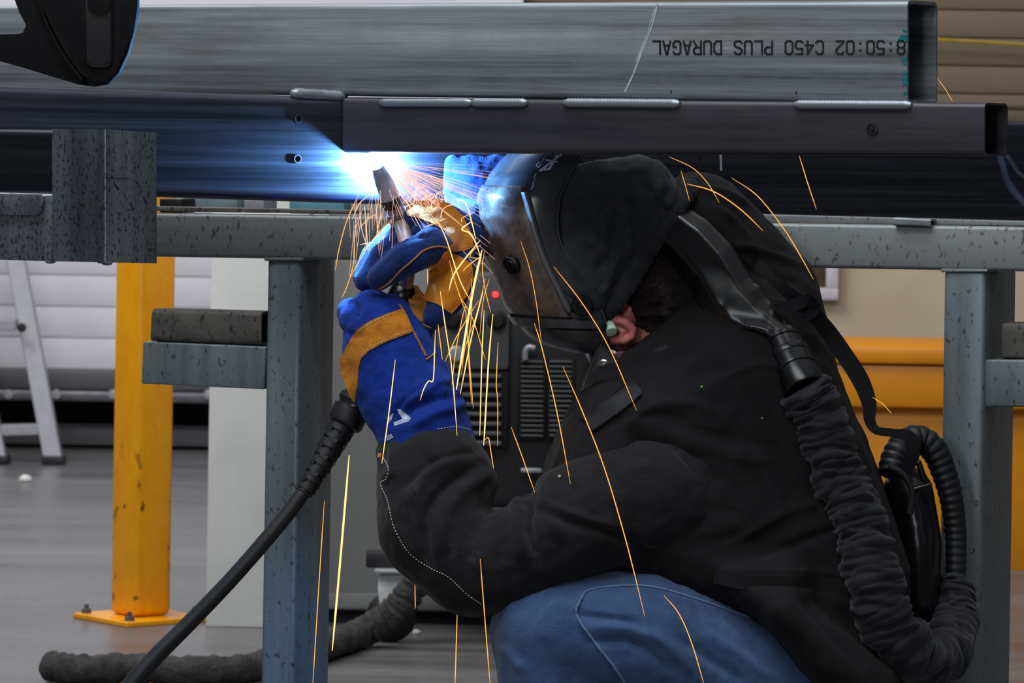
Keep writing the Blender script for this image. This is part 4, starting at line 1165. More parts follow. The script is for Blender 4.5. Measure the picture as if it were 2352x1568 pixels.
seam('stitching', tg, [(1006, 985), (1050, 980), (1096, 992)], 1.2, M_thread, gn, 0.0003, (0.0026, 0.0016))
patch('palm_leather', me_g, [(938, 662), (958, 656), (972, 680), (984, 705), (986, 742), (966, 738), (950, 722), (940, 700)], 0.0012, 0.002, M_tan, gn, 5)['label'] = 'tan palm leather beside the torch handle'
M_print = plain('worn_white_print', srgb(178, 190, 216), 0.8, mottle=0.4, mscale=300)
for poly in ([(912, 940), (920, 940), (945, 960), (938, 968), (906, 978), (904, 970), (924, 962)], [(892, 958), (904, 948), (900, 962), (890, 976)], [(888, 1000), (898, 996), (904, 1004), (890, 1012)]):
    patch('worn_print', me_g, poly, 0.0006, 0.001, M_print, gn, 4)
# far glove: the hand steadying the neck of the torch
bm = bmesh.new()
hull(bm, ell(1040, 374, 6.14, 20, .018), ell(1160, 374, 6.14, 20, .018), ell(1036, 440, 6.135, 18, .018), ell(1095, 420, 6.135, 60, .030), ell(1165, 460, 6.14, 40, .025), ell(1050, 480, 6.13, 26, .022))
chain(bm, (1095, 430, 6.135, 62, .030), (1092, 500, 6.13, 66, .036), (1068, 552, 6.06, 58, .034))
hull(bm, ell(1068, 552, 6.06, 58, .034), ell(1010, 520, 6.06, 56, .034), ell(960, 505, 6.068, 40, .03), ell(1030, 575, 6.03, 44, .03))
chain(bm, (1018, 572, 6.01, 38, .03), (992, 566, 5.975, 43, .027), (935, 592, 5.958, 41, .025), (884, 628, 5.965, 32, .021), (870, 640, 5.97, 28, .019))
chain(bm, (1010, 535, 6.06, 40, .026), (940, 552, 6.058, 38, .024), (882, 592, 6.035, 35, .022), (842, 640, 6.02, 27, .019), (838, 646, 6.018, 24, .018))
chain(bm, (970, 512, 6.085, 36, .024), (905, 545, 6.09, 33, .022), (858, 592, 6.075, 30, .02), (828, 640, 6.055, 20, .016))
chain(bm, (1050, 590, 6.025, 44, .028), (1058, 630, 6.002, 36, .026), (1036, 680, 5.990, 38, .025), (1004, 722, 5.982, 32, .022), (990, 734, 5.98, 24, .019))
hull(bm, ell(1058, 640, 6.01, 30, .024), ell(1030, 610, 6.02, 30, .022), ell(1010, 690, 5.99, 30, .022))
me_f = remesh(bm, 0.0024, 5)
ruffle(me_f, 0.0018, 45, (1, 1, 1), 7.0)
folds(me_f, [([(1035, 600), (975, 560), (915, 575), (862, 625)], 4, .001), ([(960, 505), (900, 555), (850, 610)], 7, -.005), ([(1000, 540), (930, 548), (880, 575)], 6, -.004), ([(1010, 598), (985, 640), (975, 690)], 8, -.003),
             ([(1040, 430), (1110, 450), (1150, 470)], 9, -.004), ([(1030, 460), (1100, 480), (1150, 510)], 9, .004)])
gf = link_mesh('glove', me_f, M_blue_worn, per)
tf = bvh(me_f)
patch('back_leather', me_f, [(934, 478), (956, 464), (1000, 458), (1034, 470), (1062, 496), (1080, 530), (1087, 566), (1070, 576), (1022, 580), (1040, 560), (1022, 530), (990, 512), (962, 500), (938, 496)], 0.0016, 0.0025, M_tan, gf, 5)['label'] = 'tan leather across the back of the hand'
patch('thumb_leather', me_f, [(1022, 578), (1050, 586), (1082, 606), (1086, 640), (1070, 680), (1036, 720), (1008, 700), (980, 690), (974, 684), (986, 656), (988, 628), (984, 612), (1004, 604)], 0.0016, 0.0025, M_tan, gf, 5)['label'] = 'tan leather on the thumb'
seam('piping', tf, [(1094, 562), (1050, 574), (1010, 566), (976, 574), (950, 596), (920, 622), (892, 650), (870, 664)], 2.4, M_cord, gf, 0.0006)
seam('piping', tf, [(968, 700), (966, 724), (974, 744), (990, 752)], 2.4, M_cord, gf, 0.0006)

# ================================================================== welding helmet
DOFF = 0.058
hel = thing('welding_helmet', 'glossy dark welding helmet with scratched visor lit blue by the arc', 'helmet', W(1250, 600, D0))
ys = [338, 357, 400, 450, 500, 540, 580, 620, 650, 680, 705, 722, 740, 760, 780, 795, 808]
xf = [1190, 1160, 1122, 1098, 1093, 1097, 1106, 1126, 1140, 1152, 1160, 1172, 1184, 1196, 1214, 1240, 1290]
xr = [1352, 1335, 1306, 1284, 1278, 1282, 1296, 1322, 1344, 1364, 1378, 1386, 1388, 1386, 1382, 1376, 1370]
bw_ = [.088, .096, .110, .117, .119, .119, .119, .118, .117, .116, .115, .114, .112, .110, .106, .100, .090]
PSI = math.radians(4); PHR = math.radians(97)
def hx(a, b, ph):
    c, s = math.cos(ph), math.sin(ph); p = 2 / 2.35
    u = math.copysign(abs(c) ** p, c) * a; w = math.copysign(abs(s) ** p, s) * b
    return -math.cos(PSI) * u + math.sin(PSI) * w, -math.sin(PSI) * u - math.cos(PSI) * w
def helmet_row(y, out=0.0):
    f, r, b = np.interp(y, ys, xf), np.interp(y, ys, xr), np.interp(y, ys, bw_)
    k = 6.0 / F; w = (r - f) * k; lo, hi = 0.0, 0.5
    ph = np.radians(np.linspace(-97, 97, 60))
    for _ in range(30):
        a = (lo + hi) / 2
        xsx = [hx(a, b, q)[0] for q in ph]
        if xsx[-1] - min(xsx) < w: lo = a
        else: hi = a
    a = (lo + hi) / 2
    X_r = W(r, y, 6.0).x
    cxx = X_r - hx(a, b, PHR)[0]; z = W((f + r) / 2, y, 6.0).z
    def at(phi):
        x, dy = hx(a + out, b + out, phi)
        return Vector((cxx + x, D0 + DOFF + dy, z))
    return at
def hel_surface(bm, rows, cols, out=0.0):
    """rows: pixel heights; cols(y) -> list of angles"""
    g = []
    for y in rows:
        at = helmet_row(y, out); g.append([bm.verts.new(at(p)) for p in cols(y)])
    for r0, r1 in zip(g, g[1:]):
        for i in range(len(r0) - 1): bm.faces.new((r0[i], r0[i + 1], r1[i + 1], r1[i]))
    return g
rows_all = list(np.arange(338, 808, 6.0)) + [808]
bm = bmesh.new()
hel_surface(bm, rows_all, lambda y: np.radians(np.linspace(-97, 97, 56)))
o = obj('shell', bm, M_shell, hel, sharp=60)
m_ = o.modifiers.new('thick', 'SOLIDIFY'); m_.thickness = 0.004; m_.offset = -1
shell_bvh_bm = bmesh.new(); hel_surface(shell_bvh_bm, rows_all, lambda y: np.radians(np.linspace(-97, 97, 56)))
bmesh.ops.triangulate(shell_bvh_bm, faces=shell_bvh_bm.faces); th = BVHTree.FromBMesh(shell_bvh_bm)
def phi_at(y, x):
    at = helmet_row(y); lo, hi = 0.0, math.radians(97)
    for _ in range(24):
        q = (lo + hi) / 2
        if PXY(at(q))[0] < x: lo = q
        else: hi = q
    return lo
edge_x = lambda y: np.interp(y, [425, 450, 580, 700, 726], [1206, 1208, 1246, 1302, 1314])
bm = bmesh.new()
ph_cache = {}
hel_surface(bm, list(np.arange(426, 727, 6.0)), lambda y: np.linspace(math.radians(-62), phi_at(y, edge_x(y)), 44), 0.0035)
o = obj('visor', bm, M_visor, hel, sharp=60); o['label'] = 'scratched dark cover lens'
m_ = o.modifiers.new('thick', 'SOLIDIFY'); m_.thickness = 0.0035; m_.offset = -1
# pale raised strip imitates the reflection along the visor's near edge; lip below
bm = bmesh.new()
def on_helmet(y, x, out):
    return helmet_row(y, out)(phi_at(y, x))
for pts, wd, out in (([(1207, 440), (1216, 470), (1228, 520), (1244, 572), (1262, 616), (1288, 668), (1310, 712)], 6, 0.005),):
    sp = smooth_path(pts, 6); prev = None
    ring = []
    for q in sp:
        y, x = float(q[1]), float(q[0])
        ring.append([bm.verts.new(on_helmet(y, x - wd, 0.0036)), bm.verts.new(on_helmet(y, x, 0.0068)), bm.verts.new(on_helmet(y, x + wd, 0.001))])
    for a, b in zip(ring, ring[1:]):
        for i in range(2): bm.faces.new((a[i], a[i + 1], b[i + 1], b[i]))
o = obj('visor_edge_glint', bm, plain('edge_glint', srgb(110, 112, 116), 0.2, spec=0.7, mottle=0.05), hel, sharp=30)
m_ = o.modifiers.new('thick', 'SOLIDIFY'); m_.thickness = 0.002; m_.offset = -1
bm = bmesh.new()
g = []
for y, out in ((726, 0.001), (730, 0.009), (748, 0.009), (754, 0.001)):
    at = helmet_row(y + 0, out); g.append([bm.verts.new(at(p)) for p in np.radians(np.linspace(-97, 96, 50))])
for r0, r1 in zip(g, g[1:]):
    for i in range(len(r0) - 1): bm.faces.new((r0[i], r0[i + 1], r1[i + 1], r1[i]))
o = obj('chin_lip', bm, M_shell, hel, sharp=30); m_ = o.modifiers.new('thick', 'SOLIDIFY'); m_.thickness = 0.002; m_.offset = -1
# rolled rear edge
bm = bmesh.new(); tube(bm, [helmet_row(y, 0.001)(PHR) for y in rows_all], 0.0022, 8); obj('edge_bead', bm, M_shell, hel)
# visor button, pivot knob, small holes
p, n = cast(th, 1180, 606)
n = Vector((n.x, n.y, n.z)).normalized(); n = n if n.y < 0 else -n
bm = bmesh.new(); lathe(bm, [(0, 0), (S(24, 6), 0), (S(24, 6), .006), (S(21, 6), .008), (S(18, 6), .0065), (S(15, 6), .0065), (S(13, 6), .008), (0, .0085)], p + n * .002, n, 32); obj('visor_button', bm, M_gloss_black, hel)
p, n = cast(th, 1336, 700); n = n if n.y < 0 else -n
bm = bmesh.new(); lathe(bm, [(0, 0), (S(26, 6), 0), (S(26, 6), .010), (S(23, 6), .013), (S(14, 6), .013), (S(12, 6), .010), (S(6, 6), .010), (S(5, 6), .014), (0, .0145)], p, n, 8); kn = obj('pivot_knob', bm, M_gloss_black, hel)
bm = bmesh.new(); hull(bm, ell(1352, 690, p.y - .008, 9, .006), ell(1376, 697, p.y - .006, 6, .005)); obj('knob_lever', bm, M_gloss_black, hel)
for x, y, r in ((1283, 378, 5), (1326, 752, 5)):
    p, n = cast(th, x, y)
    if p is None: continue
    n = n if n.y < 0 else -n
    bm = bmesh.new(); lathe(bm, [(0, 0.0003), (S(r, 6), .0004), (S(r + 2, 6), .0006), (S(r + 2, 6), 0), (0, 0)], p, n, 16); obj('rivet_hole', bm, M_hole, hel)
# white emblem strokes on the brow
bm = bmesh.new()
def hstroke(pts, w):
    for (xa, ya), (xb, yb) in zip(pts, pts[1:]):
        n_ = max(1, int(math.hypot(xb - xa, yb - ya) / 5)); L = math.hypot(xb - xa, yb - ya); nx, ny = -(yb - ya) / L * w / 2, (xb - xa) / L * w / 2
        for i in range(n_):
            q = []
            for f_, s_ in ((i / n_, 1), ((i + 1) / n_, 1), ((i + 1) / n_, -1), (i / n_, -1)):
                x, y = xa + (xb - xa) * f_ + nx * s_, ya + (yb - ya) * f_ + ny * s_
                p, n = cast(th, x, y)
                if p is None: break
                n = n if n.y < 0 else -n
                q.append(p + n * 0.0006)
            if len(q) == 4: bm.faces.new([bm.verts.new(v) for v in q])
for s_, w in (([(1241, 393), (1290, 354)], 5), ([(1243, 391), (1264, 388)], 4), ([(1262, 389), (1279, 356)], 5), ([(1254, 367), (1281, 372)], 4), ([(1232, 380), (1238, 372), (1243, 378), (1237, 385), (1232, 380)], 2.2), ([(1245, 372), (1251, 364)], 2.2),
              ([(1232, 398), (1227, 407), (1230, 412), (1224, 420), (1225, 428), (1219, 436)], 1.8)): hstroke(s_, w)
o = obj('white_emblem', bm, M_print, hel, smooth=False); m_ = o.modifiers.new('thick', 'SOLIDIFY'); m_.thickness = 0.0005
# cloth hood behind the shell
bm = bmesh.new()
def pill(x, y, r, d0=5.958, d1=6.125, rd=.034): return [*ell(x, y, d0, r, rd), *ell(x, y, d1, r, rd)]
h1, h2, h3, h4 = pill(1462, 458, 100), pill(1392, 540, 96), pill(1340, 636, 80), pill(1366, 690, 34)
h0 = pill(1370, 470, 100)
hull(bm, h1, h2, h0); hull(bm, h2, h3, h0); hull(bm, h3, h4)
me_h = remesh(bm, 0.0038, 7)
ruffle(me_h, 0.004, 24, (1, 1, 1), 4.0)
folds(me_h, [
    ([(1330, 640), (1300, 560), (1320, 450)], 10, .004), ([(1395, 420), (1440, 500), (1450, 580)], 7, .007), ([(1420, 430), (1380, 500), (1390, 560)], 12, -.006), ([(1460, 440), (1490, 490), (1500, 540)], 8, .007), ([(1480, 420), (1520, 470), (1540, 490)], 7, -.006),
    ([(1330, 540), (1390, 580), (1440, 590)], 6, .005), ([(1410, 500), (1400, 580), (1370, 620)], 9, -.007), ([(1420, 580), (1400, 640), (1380, 680)], 8, .006), ([(1316, 600), (1350, 640), (1370, 670)], 8, .005), ([(1530, 380), (1545, 420), (1530, 460)], 8, -.007), ([(1510, 370), (1520, 420), (1500, 460)], 8, .006), ([(1360, 390), (1420, 400), (1480, 385)], 12, .004)])
hd = link_mesh('hood', me_h, M_hood, hel)
bm = bmesh.new()
ctrl = [(1388, 718, 5.950, 15), (1406, 700, 5.944, 16), (1440, 655, 5.942, 17), (1476, 592, 5.942, 18), (1505, 544, 5.942, 18), (1542, 492, 5.946, 18), (1571, 452, 5.965, 17), (1586, 432, 6.0, 17), (1588, 428, 6.06, 17), (1574, 448, 6.12, 17)]
sp = smooth_path(ctrl, 40); ctr = [W(q[0], q[1], q[2]) for q in sp]
rg = tube(bm, ctr, [S(q[3] * 1.4 * (1 + 0.07 * math.sin(i * 1.7) + 0.05 * math.sin(i * 0.43)), 5.93) for i, q in enumerate(sp)], 18)
for r_, c_ in zip(rg, ctr):
    if c_.y < 6.06:
        for v in r_: v.co.y = c_.y + (v.co.y - c_.y) * 0.42
obj('elastic_edge', bm, cloth('elastic_hem', srgb(22, 24, 28), srgb(48, 51, 56), sheen=0.1), hd, sharp=80)
# fluffy pad over the crown
bm = bmesh.new(); chain(bm, (1580, 452, 6.03, 26, .05), (1630, 500, 6.02, 30, .05), (1668, 552, 6.02, 26, .045)); me = remesh(bm, .0028, 2); ruffle(me, .006, 130, (1, 1, 1), 1.0)
link_mesh('fleece_pad', me, cloth('brown_fleece', srgb(26, 22, 22), srgb(58, 48, 46), sheen=0.5, fine=250, bumpk=0.8), hel)
# moulded air duct down the back of the head
DOFF = 0.0
sec = [((1572, 468), (1494, 560), 5.940), ((1626, 503), (1541, 608), 5.925), ((1681, 560), (1584, 660), 5.915), ((1727, 636), (1612, 712), 5.908), ((1764, 690), (1650, 748), 5.905), ((1798, 726), (1712, 766), 5.905), ((1816, 756), (1768, 786), 5.91)]
sec = [(u_, l_, dd_ + o_) for (u_, l_, dd_), o_ in zip(sec, (.075, .07, .06, .045, .03, .015, 0))]
bm = bmesh.new(); prev = None
for (ux, uy), (lx, ly), d in sec:
    cx_, cy_ = (ux + lx) / 2, (uy + ly) / 2; dx, dy = lx - ux, ly - uy; L = math.hypot(dx, dy); ix, iy = dx / L * 16, dy / L * 16
    es = [ell(ux + ix, uy + iy, d + .020, 16, .016), ell(lx - ix, ly - iy, d + .020, 16, .016), ell(cx_ - dx * .2, cy_ - dy * .2, d, 15, .014), ell(cx_ + dx * .2, cy_ + dy * .2, d, 15, .014), ell(cx_, cy_, d + .04, 30, .016)]
    if prev: hull(bm, *(prev + es))
    prev = es
hull(bm, *(prev + [ell(1800, 788, 5.922, 44, .028)]))
me_d = remesh(bm, 0.003, 6)
folds(me_d, [([(1655, 735), (1690, 752), (1740, 752), (1780, 770)], 10, .004), ([(1640, 700), (1700, 716), (1770, 730)], 26, -.004), ([(1735, 650), (1780, 705)], 14, .004)])
link_mesh('air_duct', me_d, M_gloss_black, hel)
a, b = W(1793, 775, 5.925), W(1850, 897, 5.865)
L = (b - a).length; R = S(46, 5.95)
bm = bmesh.new()
lathe(bm, [(0, 0), (R * .96, 0), (R * 1.0, L * .06), (R * 1.04, L * .07), (R * 1.04, L * .12), (R * .97, L * .13), (R * .97, L * .30), (R * 1.06, L * .31), (R * 1.09, L * .36), (R * 1.06, L * .41), (R * 1.02, L * .42), (R * 1.04, L * .58), (R * 1.12, L * .60), (R * 1.12, L * .64), (R * 1.05, L * .65), (R * 1.10, L * .96), (R * 1.06, L), (0, L)], a, b - a, 40)
obj('hose_coupling', bm, M_gloss_black, hel)

# ================================================================== breathing set: blower, hose, cloth cover, strap
res = thing('breathing_set', 'black belt-worn breathing set with ribbed hose on the welder\'s back', 'respirator', W(2100, 1300, 6.05))
bm = bmesh.new()
chain(bm, (2085, 1130, 6.06, 58, .085, 60), (2100, 1240, 6.06, 62, .095), (2098, 1370, 6.06, 60, .095, 70))
me = remesh(bm, .005, 5); folds(me, [([(2110, 1120), (2140, 1200), (2142, 1300)], 5, -.003)])
link_mesh('blower_housing', me, M_gloss_black, res)
bm = bmesh.new()
tube(bm, [W(x, y, 5.975) for x, y in [tuple(q) for q in smooth_path([(2040, 1070), (2075, 1090), (2095, 1130), (2090, 1180)], 8)]], S(8, 6), 10); obj('carry_handle', bm, M_rubber, res)
ctrl = [(1848, 893, 5.95, 54), (1868, 930, 5.945, 56), (1893, 1000, 5.94, 56), (1912, 1070, 5.93, 56), (1950, 1140, 5.91, 58), (1976, 1210, 5.885, 58), (1992, 1280, 5.865, 60), (2012, 1360, 5.845, 60), (2040, 1430, 5.84, 60), (2085, 1490, 5.85, 58), (2130, 1520, 5.89, 56), (2170, 1500, 5.95, 54), (2190, 1440, 6.01, 50), (2190, 1380, 6.04, 46), (2186, 1345, 6.05, 40)]
c2 = []
for q in ctrl:
    p, n = cast(tj, q[0], q[1]); dd_ = q[2]
    if p is not None and q[1] < 1480: dd_ = min(dd_, p.y - S(q[3], 6) * 0.55)
    c2.append((q[0], q[1], max(dd_, 5.79), q[3]))
c2 = [c2[0]] + [(c2[i][0], c2[i][1], (c2[i - 1][2] + c2[i][2] + c2[i + 1][2]) / 3, c2[i][3]) for i in range(1, len(c2) - 1)] + [c2[-1]]
sp = smooth_path(c2, 30)
bm = bmesh.new()
P_ = [W(q[0], q[1], q[2]) for q in sp]
rings = tube(bm, P_, [S(q[3] * (1 + .035 * math.sin(i * .42) + .02 * math.sin(i * .9)), q[2]) for i, q in enumerate(sp)], 48)
for v in bm.verts:
    pass
me = bpy.data.meshes.new('cloth_hose_cover'); bmesh.ops.recalc_face_normals(bm, faces=bm.faces); bm.to_mesh(me); bm.free(); me.polygons.foreach_set('use_smooth', [True] * len(me.polygons))
co = get_co(me); no = get_no(me)
n_side = 48
for i in range(len(co)):
    s_ = i // n_side; a = (i % n_side) / n_side * 2 * math.pi
    w = noise.noise(Vector((s_ * 0.085, math.cos(a) * 1.1, math.sin(a) * 1.1))) + 0.7 * (1 - 2 * abs(noise.noise(Vector((s_ * 0.11 + math.cos(a) * .9, math.sin(a) * 1.5, 4.0)))))
    co[i] += no[i] * w * 0.0068
me.vertices.foreach_set('co', co.ravel()); me.update()
link_mesh('cloth_hose_cover', me, M_sleevehose, res)
ctrl = [(2194, 1350, 6.05, 24), (2196, 1290, 6.055, 24), (2195, 1220, 6.06, 25), (2186, 1150, 6.06, 27), (2170, 1090, 6.06, 29), (2146, 1035, 6.06, 31), (2112, 1010, 6.06, 33), (2078, 1020, 6.05, 34), (2058, 1052, 6.04, 34), (2048, 1090, 6.03, 33)]
sp = smooth_path(ctrl, 44)
acc = 0; rad = []; PP = []
for i, q in enumerate(sp):
    p = W(q[0], q[1], q[2])
    if PP: acc += (p - PP[-1]).length
    PP.append(p); ph = (acc / 0.0112) % 1.0
    rad.append(S(q[3], 6.05) * (1.0 + 0.10 * (1 - abs(2 * ph - 1)) ** 0.6 - 0.06))
bm = bmesh.new(); tube(bm, PP, rad, 28); obj('ribbed_hose', bm, M_rubber, res, sharp=60)
bm = bmesh.new(); lathe(bm, [(0, -.02), (S(34, 6), -.02), (S(35, 6), 0.0), (S(33, 6), .018), (S(30, 6), .02), (0, .02)], W(2193, 1368, 6.05), (0, 0, 1), 28); obj('hose_cuff', bm, M_rubber, res)
bm = bmesh.new()
ribbon(bm, [(1738, 604, 5.945, 22), (1790, 655, 5.93, 26), (1850, 705, 5.95, 34), (1895, 752, 5.98, 38), (1938, 812, 5.985, 40), (1976, 872, 5.985, 40), (1996, 925, 5.985, 34), (1998, 965, 5.985, 26), (2014, 988, 5.985, 20), (2052, 994, 5.985, 20), (2088, 1004, 5.985, 30), (2096, 1040, 5.99, 34), (2080, 1084, 6.0, 30)], 0.0025)
obj('shoulder_strap', bm, M_web, res, sharp=40)
bm = bmesh.new()
ribbon(bm, [(1786, 722, 5.93, 26), (1824, 700, 5.93, 30), (1858, 690, 5.94, 26), (1872, 712, 5.95, 22), (1840, 735, 5.94, 20)], 0.0025); obj('strap_tail', bm, M_web, res, sharp=40)
bm = bmesh.new()
hull(bm, ell(2110, 1062, 5.975, 7, .006), ell(2122, 1100, 5.975, 8, .006)); hull(bm, ell(2100, 1122, 5.975, 5, .005), ell(2136, 1112, 5.975, 5, .005)); obj('strap_buckle', bm, M_gloss_black, res)
bm = bmesh.new()
seamp = []
for x, y in [tuple(q) for q in smooth_path([(1640, 1322), (1720, 1338), (1800, 1340), (1880, 1342), (1950, 1348), (1986, 1352)], 8)]:
    p, n = cast(tj, x, y)
    if p is not None: seamp.append((x, y, p.y - 0.004, 34))
if len(seamp) > 3:
    ribbon(bm, seamp, 0.003); obj('waist_belt', bm, M_jacket, res, sharp=40)
else: bm.free()

# ================================================================== welding torch
tor = thing('welding_torch', 'welding torch with steel swan neck held in two blue gloves at the arc', 'torch', W(930, 680, 6.06))
DT = 6.075
bm = bmesh.new()
a, b = W(868, 384, 6.035), W(900, 462, 6.055)
ax = b - a; L = ax.length
lathe(bm, [(S(10, 6.1), 0), (S(14, 6.1), 0.0), (S(18, 6.1), L * .2), (S(21, 6.1), L * .5), (S(22, 6.1), L * .82), (S(22, 6.1), L), (0, L)], a, ax, 32)
obj('nozzle', bm, plain('sooty_nozzle', srgb(168, 170, 184), 0.35, 0.35, mottle=0.3, mscale=60), tor)
bm = bmesh.new(); lathe(bm, [(0, 0), (S(24, 6.1), 0), (S(24, 6.1), S(22, 6.1)), (0, S(22, 6.1))], W(897, 454, 6.053), ax, 32); obj('insulator', bm, M_gloss_black, tor)
bm = bmesh.new(); L2 = S(46, 6.1); pr = [(0, 0), (S(20, 6.1), 0), (S(20, 6.1), L2 * .3)]
for i in range(5):
    z = L2 * (.30 + .13 * i); pr += [(S(20, 6.1), z), (S(25, 6.1), z + L2 * .02), (S(25, 6.1), z + L2 * .07), (S(20, 6.1), z + L2 * .09)]
pr += [(S(19, 6.1), L2), (0, L2)]
lathe(bm, pr, W(905, 473, 6.058), ax, 32); obj('threaded_collar', bm, plain('burnt_steel', srgb(150, 146, 150), 0.3, 0.5, mottle=0.2), tor)
bm = bmesh.new()
nk = smooth_path([(917, 500, 6.071, 17), (924, 524, 6.050, 17.5), (930, 548, 6.028, 17.5), (936, 575, 6.010, 17.5), (938, 604, 6.005, 17), (936, 635, 6.012, 16.5), (930, 665, 6.025, 16.5)], 10)
tube(bm, [W(q[0], q[1], q[2]) for q in nk], [S(q[3], 6.07) for q in nk], 24); obj('swan_neck', bm, plain('steel_neck', srgb(186, 176, 166), 0.22, 0.6, mottle=0.1), tor)
bm = bmesh.new()
a, b = W(936, 655, 6.03), W(812, 942, 6.03); ax = b - a; L = ax.length
lathe(bm, [(0, 0), (S(22, 6), 0), (S(32, 6), .006), (S(35, 6), .014), (S(35, 6), .03), (S(29, 6), .038), (S(29, 6), L * .80), (S(34, 6), L * .84), (S(40, 6), L * .90), (S(41, 6), L * .965), (S(36, 6), L * .98), (S(36, 6), L), (0, L)], a, ax, 36)
obj('handle', bm, M_gloss_black, tor)
a, b = W(822, 915, 6.03), W(697, 1133, 6.0); ax = b - a; L = ax.length; u = S(1, 6.0)
bm = bmesh.new()
lathe(bm, [(0, 0), (42 * u, 0), (43 * u, L * .05), (36 * u, L * .09), (36 * u, L * .11), (43 * u, L * .12), (44 * u, L * .24), (41 * u, L * .27), (33 * u, L * .29), (0, L * .29)], a, ax, 40)
sr = obj('strain_relief', bm, M_rubber, tor)
bm = bmesh.new(); pr = [(0, L * .27)]
for i in range(8):
    z0 = L * (.29 + .0875 * i); z1 = z0 + L * .062; r0 = (33 - i * 1.3) * u
    pr += [(r0, z0), (r0, z1), (r0 * .84, z1 + L * .002), (r0 * .84, z1 + L * .0235)]
pr += [(23 * u, L * .99), (22 * u, L), (0, L)]
lathe(bm, pr, a, ax, 36); sg = obj('bend_protector', bm, M_rubber, tor)
# bridges between the rings of the bend protector
e1 = ax.normalized(); e2 = e1.orthogonal().normalized(); e3 = e1.cross(e2)
bm = bmesh.new()
for i in range(7):
    z0 = L * (.29 + .0875 * i + .058); r0 = (33 - i * 1.3) * u
    for k in range(4):
        q = math.pi / 2 * k + (math.pi / 4 if i % 2 else 0); c = a + e1 * (z0 + L * .0155) + (e2 * math.cos(q) + e3 * math.sin(q)) * r0 * .90
        t1 = -e2 * math.sin(q) + e3 * math.cos(q); nn = e2 * math.cos(q) + e3 * math.sin(q)
        cc = []
        for s3 in (1, -1):
            for s1, s2 in ((1, -1), (1, 1), (-1, 1), (-1, -1)): cc.append(c + e1 * s1 * L * .017 + t1 * s2 * r0 * .35 + nn * s3 * r0 * .09)
        hexa(bm, cc)
o = obj('bridge', bm, M_rubber, sg); o['kind'] = 'stuff'
cb = smooth_path([(706, 1118, 6.0, 18), (660, 1180, 5.99, 18), (600, 1252, 5.98, 18), (520, 1342, 5.97, 18), (430, 1435, 5.96, 19), (360, 1505, 5.95, 20), (300, 1574, 5.94, 21), (220, 1680, 5.93, 21)], 8)
bm = bmesh.new(); tube(bm, [W(q[0], q[1], q[2]) for q in cb], [S(q[3], q[2]) for q in cb], 24); obj('cable', bm, M_rubber, tor)
# ================================================================== arc and its light
DA = 6.062
ARC = W(858, 366, DA)
arc = thing('welding_arc', 'blinding blue white welding arc at the tip of the torch nozzle', 'arc', ARC)
bm = bmesh.new(); bmesh.ops.create_icosphere(bm, subdivisions=3, radius=1)
for v in bm.verts: v.co = Vector((v.co.x * .008, v.co.y * .006, v.co.z * .006)) + W(857, 368, DA - .002)
obj('arc_core', bm, glow('arc_white', (0.75, 0.88, 1.0, 1), 30), arc)
l = bpy.data.lights.new('arc_light', 'POINT'); l.energy = 38; l.color = (0.17, 0.46, 1.0); l.shadow_soft_size = 0.006
o = bpy.data.objects.new('arc_light', l); COL.objects.link(o); o.location = W(892, 386, DA + .012)
# halo of bloom and lit fume, imitated by a self-glowing volume round the arc
m = bpy.data.materials.new('arc_halo_glow'); m.use_nodes = True; t = m.node_tree; t.nodes.clear()
out = t.nodes.new('ShaderNodeOutputMaterial'); pv = t.nodes.new('ShaderNodeVolumePrincipled')
tcn = t.nodes.new('ShaderNodeTexCoord'); vl = t.nodes.new('ShaderNodeVectorMath'); vl.operation = 'LENGTH'
t.links.new(tcn.outputs['Object'], vl.inputs[0])
fall = t.nodes.new('ShaderNodeMapRange'); fall.inputs['From Min'].default_value = 1.0; fall.inputs['From Max'].default_value = 0.0
t.links.new(vl.outputs['Value'], fall.inputs['Value'])
pw = t.nodes.new('ShaderNodeMath'); pw.operation = 'POWER'; pw.inputs[1].default_value = 3.2; t.links.new(fall.outputs[0], pw.inputs[0])
sc_ = t.nodes.new('ShaderNodeMath'); sc_.operation = 'MULTIPLY'; sc_.inputs[1].default_value = 170.0; t.links.new(pw.outputs[0], sc_.inputs[0])
t.links.new(sc_.outputs[0], pv.inputs['Emission Strength'])
pv.inputs['Emission Color'].default_value = (0.40, 0.66, 1.0, 1); pv.inputs['Density'].default_value = 0.0
t.links.new(pv.outputs[0], out.inputs['Volume'])
bm = bmesh.new(); bmesh.ops.create_icosphere(bm, subdivisions=3, radius=1)
me = bpy.data.meshes.new('arc_halo'); bm.to_mesh(me); bm.free(); me.materials.append(m)
o = bpy.data.objects.new('arc_halo', me); COL.objects.link(o); o.parent = arc
o.matrix_parent_inverse = Matrix.Translation(-ARC); o.location = W(880, 384, DA + .022); o.scale = (.080, .042, .060)

